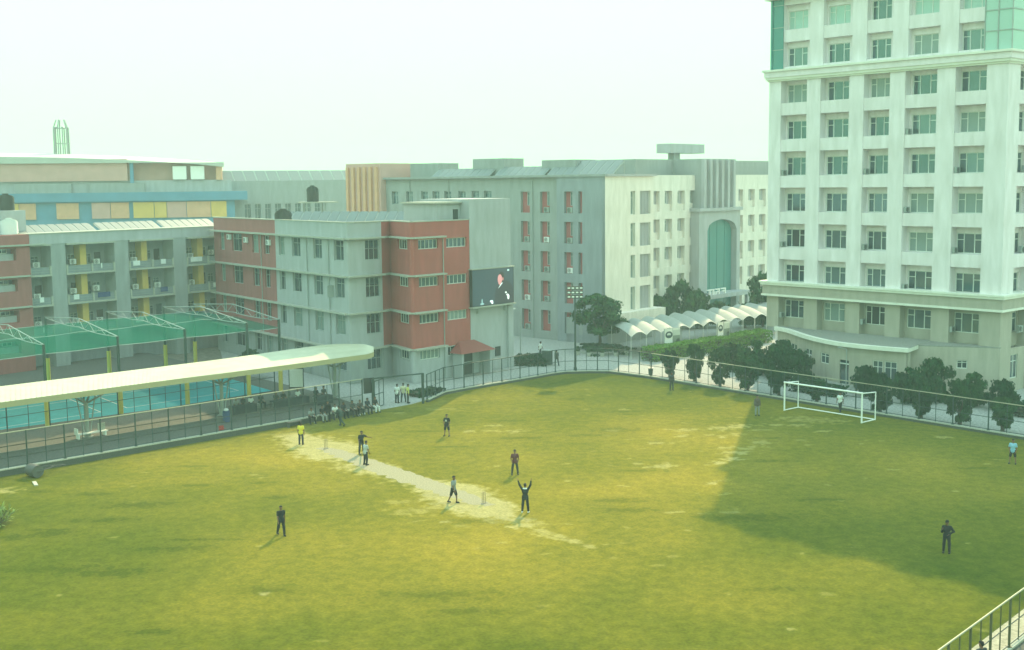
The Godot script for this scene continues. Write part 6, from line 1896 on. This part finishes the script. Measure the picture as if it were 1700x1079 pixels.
func fatter(b: Array, by: float, until := 1.0) -> Array:
	var out := []
	for x in b: out.append([x[0], (x[0] as Vector3).lerp(x[1], until), x[2] + by, lerpf(x[2], x[3], until) + by])
	return out

const CELL := 0.027

func body_mesh(name: String) -> ArrayMesh:
	var key := "body " + name
	if mesh_cache.has(key): return mesh_cache[key]
	var s := skeleton(name)
	var body := net(s.torso + s.upper + s.fore + s.thigh + s.shin + s.foot, CELL, 0.045)
	var parts := [body, moved(head_net, head_place(s))]
	for k in 2:
		var a: Array = s.arms[k]
		var y: Vector3 = -a[3]
		var z := (Vector3(0, 0, 1) - y * y.z).normalized() if absf(y.z) < 0.95 else Vector3.UP
		var x := y.cross(z)
		if k == 0: x = -x
		parts.append(moved(hand_net, Transform3D(Basis(x, y, z).scaled_local(Vector3.ONE * 1.05), a[2] + y * 0.005), k == 0))
	mesh_cache[key] = net_mesh(parts)
	return mesh_cache[key]

func head_place(s: Dictionary) -> Transform3D:
	return Transform3D(Basis(Vector3.UP, deg_to_rad(s.turn)), s.neck + Vector3(0, 0.145, 0.0) + s.up * 0.02 + Vector3(0, 0, 0.035))

func cloth_mesh(name: String, kind: String) -> ArrayMesh:
	var key := kind + " " + name
	if mesh_cache.has(key): return mesh_cache[key]
	var s := skeleton(name)
	var b := []
	var tail: Vector3 = s.pelvis - s.up * 0.07
	match kind:
		"tee": b = fatter(s.torso.slice(0, 4), 0.017) + [[tail + Vector3(-0.06, 0, 0), tail + Vector3(0.06, 0, 0), 0.125, 0.125], [s.neck - s.up * 0.09, s.neck - s.up * 0.045, 0.09, 0.072]] + fatter(s.upper, 0.02, 0.62)
		"long": b = fatter(s.torso.slice(0, 4), 0.02) + [[tail + Vector3(-0.06, 0, 0), tail + Vector3(0.06, 0, 0), 0.128, 0.128], [s.neck - s.up * 0.09, s.neck - s.up * 0.03, 0.095, 0.076]] + fatter(s.upper, 0.018) + fatter(s.fore, 0.016, 0.93)
		"shorts": b = fatter(s.torso.slice(0, 1), 0.012) + fatter(s.thigh, 0.028, 0.86)
		"trousers": b = fatter(s.torso.slice(0, 1), 0.012) + fatter(s.thigh, 0.016) + fatter(s.shin, 0.024, 0.93)
		"yoke": b = [[s.neck - s.up * 0.07 + Vector3(-0.13, 0, 0), s.neck - s.up * 0.07 + Vector3(0.13, 0, 0), 0.088, 0.088], [s.neck - s.up * 0.1 + Vector3(0, 0, 0.05), s.neck - s.up * 0.03, 0.1, 0.085]]
		"shoe_r": b = fatter([s.foot[0]], 0.014)
		"shoe_l": b = fatter([s.foot[1]], 0.014)
	mesh_cache[key] = net_mesh([net(b, CELL if not kind.begins_with("shoe") else 0.02, 0.045)])
	return mesh_cache[key]

func dye(r: float, g: float, b: float) -> StandardMaterial3D:
	var key := "dye %.3f %.3f %.3f" % [r, g, b]
	if not M.has(key): surface(key, lin(r, g, b), 0.92)
	return M[key]

# opts: pose, top colour, top kind, leg colour, leg kind, shoe colour, extra
func person(label: String, p: Vector2, y: float, facing: float, pose: String, top: Array, top_kind: String, legs: Array, leg_kind: String, shoes := [0.02, 0.02, 0.02], cap := false, tall := 1.0, group := "players on the field") -> Node3D:
	var o := thing("person", label, "person", turned(p, facing, y, tall), group)
	put("body", body_mesh(pose), dye(0.20, 0.105, 0.065) if (label.length() % 2) else dye(0.155, 0.08, 0.048), o)
	put("shirt", cloth_mesh(pose, top_kind), dye(top[0], top[1], top[2]), o)
	put("trousers" if leg_kind == "trousers" else "shorts", cloth_mesh(pose, leg_kind), dye(legs[0], legs[1], legs[2]), o)
	put("shoe", cloth_mesh(pose, "shoe_r"), dye(shoes[0], shoes[1], shoes[2]), o)
	put("shoe", cloth_mesh(pose, "shoe_l"), dye(shoes[0], shoes[1], shoes[2]), o)
	var hp := head_place(skeleton(pose))
	if not mesh_cache.has("hair"):
		mesh_cache["hair"] = net_mesh([hair_net]); mesh_cache["cap"] = net_mesh([cap_net])
		var e := SphereMesh.new(); e.radius = 0.011; e.height = 0.022; e.radial_segments = 8; e.rings = 5
		mesh_cache["eye"] = e
	put("cap" if cap else "hair", mesh_cache["cap" if cap else "hair"], dye(0.012, 0.011, 0.01), o, hp)
	for s in [-1, 1]: put("eye", mesh_cache["eye"], M.dark, o, hp * T(0.032 * s, 0.0, 0.077))
	return o

func people() -> void:
	make_head_and_hand()
	make_poses()
	var black := [0.006, 0.007, 0.008]; var dgrey := [0.03, 0.034, 0.034]; var navy := [0.01, 0.014, 0.025]; var white := [0.62, 0.64, 0.62]; var grey := [0.20, 0.215, 0.21]
	# facing: 0 looks at the viewer, 90 to the right, 180 away
	person("walking player in black tee and trousers alone on the left grass", V2(-13.06, 67.44), 0, 30, "walk", black, "tee", black, "trousers", black, false, 1.01)
	var um := person("man in black with both arms raised and white shoes by the near wicket", V2(0.67, 71.7), 0, 170, "arms_up", black, "long", black, "trousers", white, false, 1.03)
	put("yoke", cloth_mesh("arms_up", "yoke"), dye(0.6, 0.62, 0.6), um)
	person("man in maroon shirt and grey trousers, hands together, right of the pitch", V2(0.09, 81.35), 0, 5, "apart", [0.11, 0.028, 0.03], "tee", dgrey, "trousers")
	person("player in grey tee and black shorts on the pitch near the close wicket", V2(-3.71, 74.12), 0, 60, "walk", grey, "tee", black, "shorts")
	var pr := person("fielder in printed black tee and shorts standing at mid-field", V2(-5.15, 94.36), 0, -20, "apart", black, "tee", black, "shorts")
	put("shirt_print", box_mesh(Vector3(-0.07, 1.18, 0.14), Vector3(0.07, 1.32, 0.165)), dye(0.4, 0.4, 0.36), pr)
	person("batsman in pale grey tee with dark trousers halfway up the pitch", V2(-10.35, 84.71), 0, 130, "bat", [0.36, 0.38, 0.36], "tee", black, "trousers")
	bat(V2(-10.75, 84.75), 0.0, -20, -8, "cricket bat held by the pale-shirted batsman on the pitch")
	person("player in black reaching out an arm behind the batsman", V2(-11.06, 88.22), 0, 30, "reach", black, "tee", black, "trousers")
	person("man in bright yellow tee at the far end of the pitch", V2(-16.05, 91.81), 0, 170, "stand", [0.62, 0.52, 0.03], "tee", navy, "trousers")
	person("fielder in black hooded top and cap, hand to face, in the tower's shadow", V2(22.61, 62.83), 0, -25, "hip", black, "long", black, "trousers", black, true, 1.02)
	var bl := person("fielder in pale blue tee and black shorts at the right frame edge", V2(34.19, 82.92), 0, -30, "apart", [0.22, 0.42, 0.58], "tee", black, "shorts")
	person("fielder in dark clothes before the leftmost clipped tree", V2(14.9, 114.35), 0, 20, "stand", dgrey, "long", dgrey, "trousers")
	person("fielder in brown top and grey trousers at the tip of the tower's shadow", V2(20.35, 101.36), 0, 10, "stand", [0.09, 0.06, 0.045], "long", grey, "trousers")
	person("goalkeeper in white top and black trousers inside the goal", V2(27.6, 102.6), 0, -40, "walk", white, "tee", black, "trousers")
	person("dark runner leaning forward across the grass by the gate", V2(-14.0, 98.92), 0, 240, "run", [0.03, 0.05, 0.045], "long", [0.03, 0.045, 0.04], "trousers")
	# three by the gate
	person("bystander in white shirt at the gate, left of three", V2(-10.38, 109.2), 0, 150, "stand", white, "tee", navy, "trousers", black, false, 1.0, "bystanders at the gate")
	person("bystander in cream shirt at the gate, middle of three", V2(-9.85, 109.7), 0, 200, "apart", [0.55, 0.52, 0.36], "tee", dgrey, "trousers", black, false, 1.0, "bystanders at the gate")
	person("bystander in yellow-green shirt at the gate, right of three", V2(-9.4, 109.1), 0, 90, "stand", [0.55, 0.56, 0.14], "tee", dgrey, "trousers", black, false, 1.0, "bystanders at the gate")
	# seated on the low wall by the gate; the wall runs at 45 degrees, they face the field
	var sp := [[-16.75, 100.05, "sit_lean", grey, "leftmost player seated on the wall, beside a leaning bat"], [-15.95, 100.85, "sit", black, "second player from the left seated on the wall, in black"], [-15.05, 101.75, "sit_lean", white, "third player from the left seated on the wall, in white"], [-14.4, 102.4, "sit", navy, "fourth player from the left seated on the wall"], [-13.75, 103.05, "sit", dgrey, "middle player seated on the wall near the runner"], [-13.2, 103.6, "sit_lean", [0.06, 0.05, 0.05], "player seated on the wall above the two balls"], [-12.6, 104.2, "sit", navy, "second player from the gate seated on the wall"]]
	for s in sp:
		var q := V2(s[0], s[1]) + V2(0.18, -0.18) * 0.6
		person(s[4], q, 0.03, 45 if s[2] == "sit" else 30, s[2], s[3], "tee", black if s[3] != black else [0.3, 0.31, 0.3], "trousers", dgrey, false, 1.0, "players seated on the wall")
	person("standing player in black at the fence between the seated ones", V2(-15.35, 100.9), 0, 20, "stand", black, "long", black, "trousers", black, false, 1.0, "players seated on the wall")
	person("player seated nearest the gate, in white trousers", V2(-12.0, 104.75) + V2(0.1, -0.1), 0.03, 45, "sit", black, "tee", white, "trousers", black, false, 1.0, "players seated on the wall")
	# spectators on the terrace behind the fence, seated at the tables
	var tp := [[-23.5, 104.75, grey, "spectator behind the left terrace table, leftmost"], [-23.0, 105.3, black, "spectator behind the left terrace table, second"], [-22.45, 105.85, white, "spectator in white behind the left terrace table"], [-21.8, 106.9, navy, "spectator behind the terrace between the two tables"], [-20.55, 107.4, dgrey, "spectator below the white board, leftmost"], [-20.0, 107.95, black, "spectator below the white board, middle"], [-18.9, 109.05, white, "spectator in white right of the white board"], [-17.35, 109.6, black, "spectator at the short terrace table, left"], [-16.75, 110.2, dgrey, "spectator at the short terrace table, right"]]
	for t in tp:
		var c := ls(t[0], t[1]) + V2(-0.45, 0.45)
		stool(c, 0.48, t[3])
		person(t[3], c, 0.48, 45, "sit", t[2], "tee", black, "trousers", black, false, 1.0, "spectators on the terrace")
	# walkers on the paving, and someone behind the near fence
	person("walker in white shirt on the paving behind the far fence", V2(3.16, 138.2), -0.012, 120, "walk", white, "tee", navy, "trousers", black, false, 1.0, "walkers on the paving")
	person("person behind the near fence with only the head in view", V2(18.0, 45.9), -0.006, 200, "stand", dgrey, "tee", navy, "trousers", black, false, 1.0, "walkers on the paving")
	person("walker in dark clothes beside the green cabinet", V2(4.75, 130.9), -0.012, 200, "walk", dgrey, "long", black, "trousers", black, false, 1.0, "walkers on the paving")

func stool(p: Vector2, y: float, who: String) -> void:
	var o := thing("stool", "plain grey stool under the " + who, "stool", turned(p, 45, y), "stools on the terrace")
	put("seat", box_mesh(Vector3(-0.19, 0.43, -0.19), Vector3(0.19, 0.475, 0.19)), M.steel_paint, o)
	for x in [-0.17, 0.13]:
		for z in [-0.17, 0.13]: put("leg", box_mesh(Vector3(x, 0, z), Vector3(x + 0.04, 0.43, z + 0.04)), M.steel_paint, o)
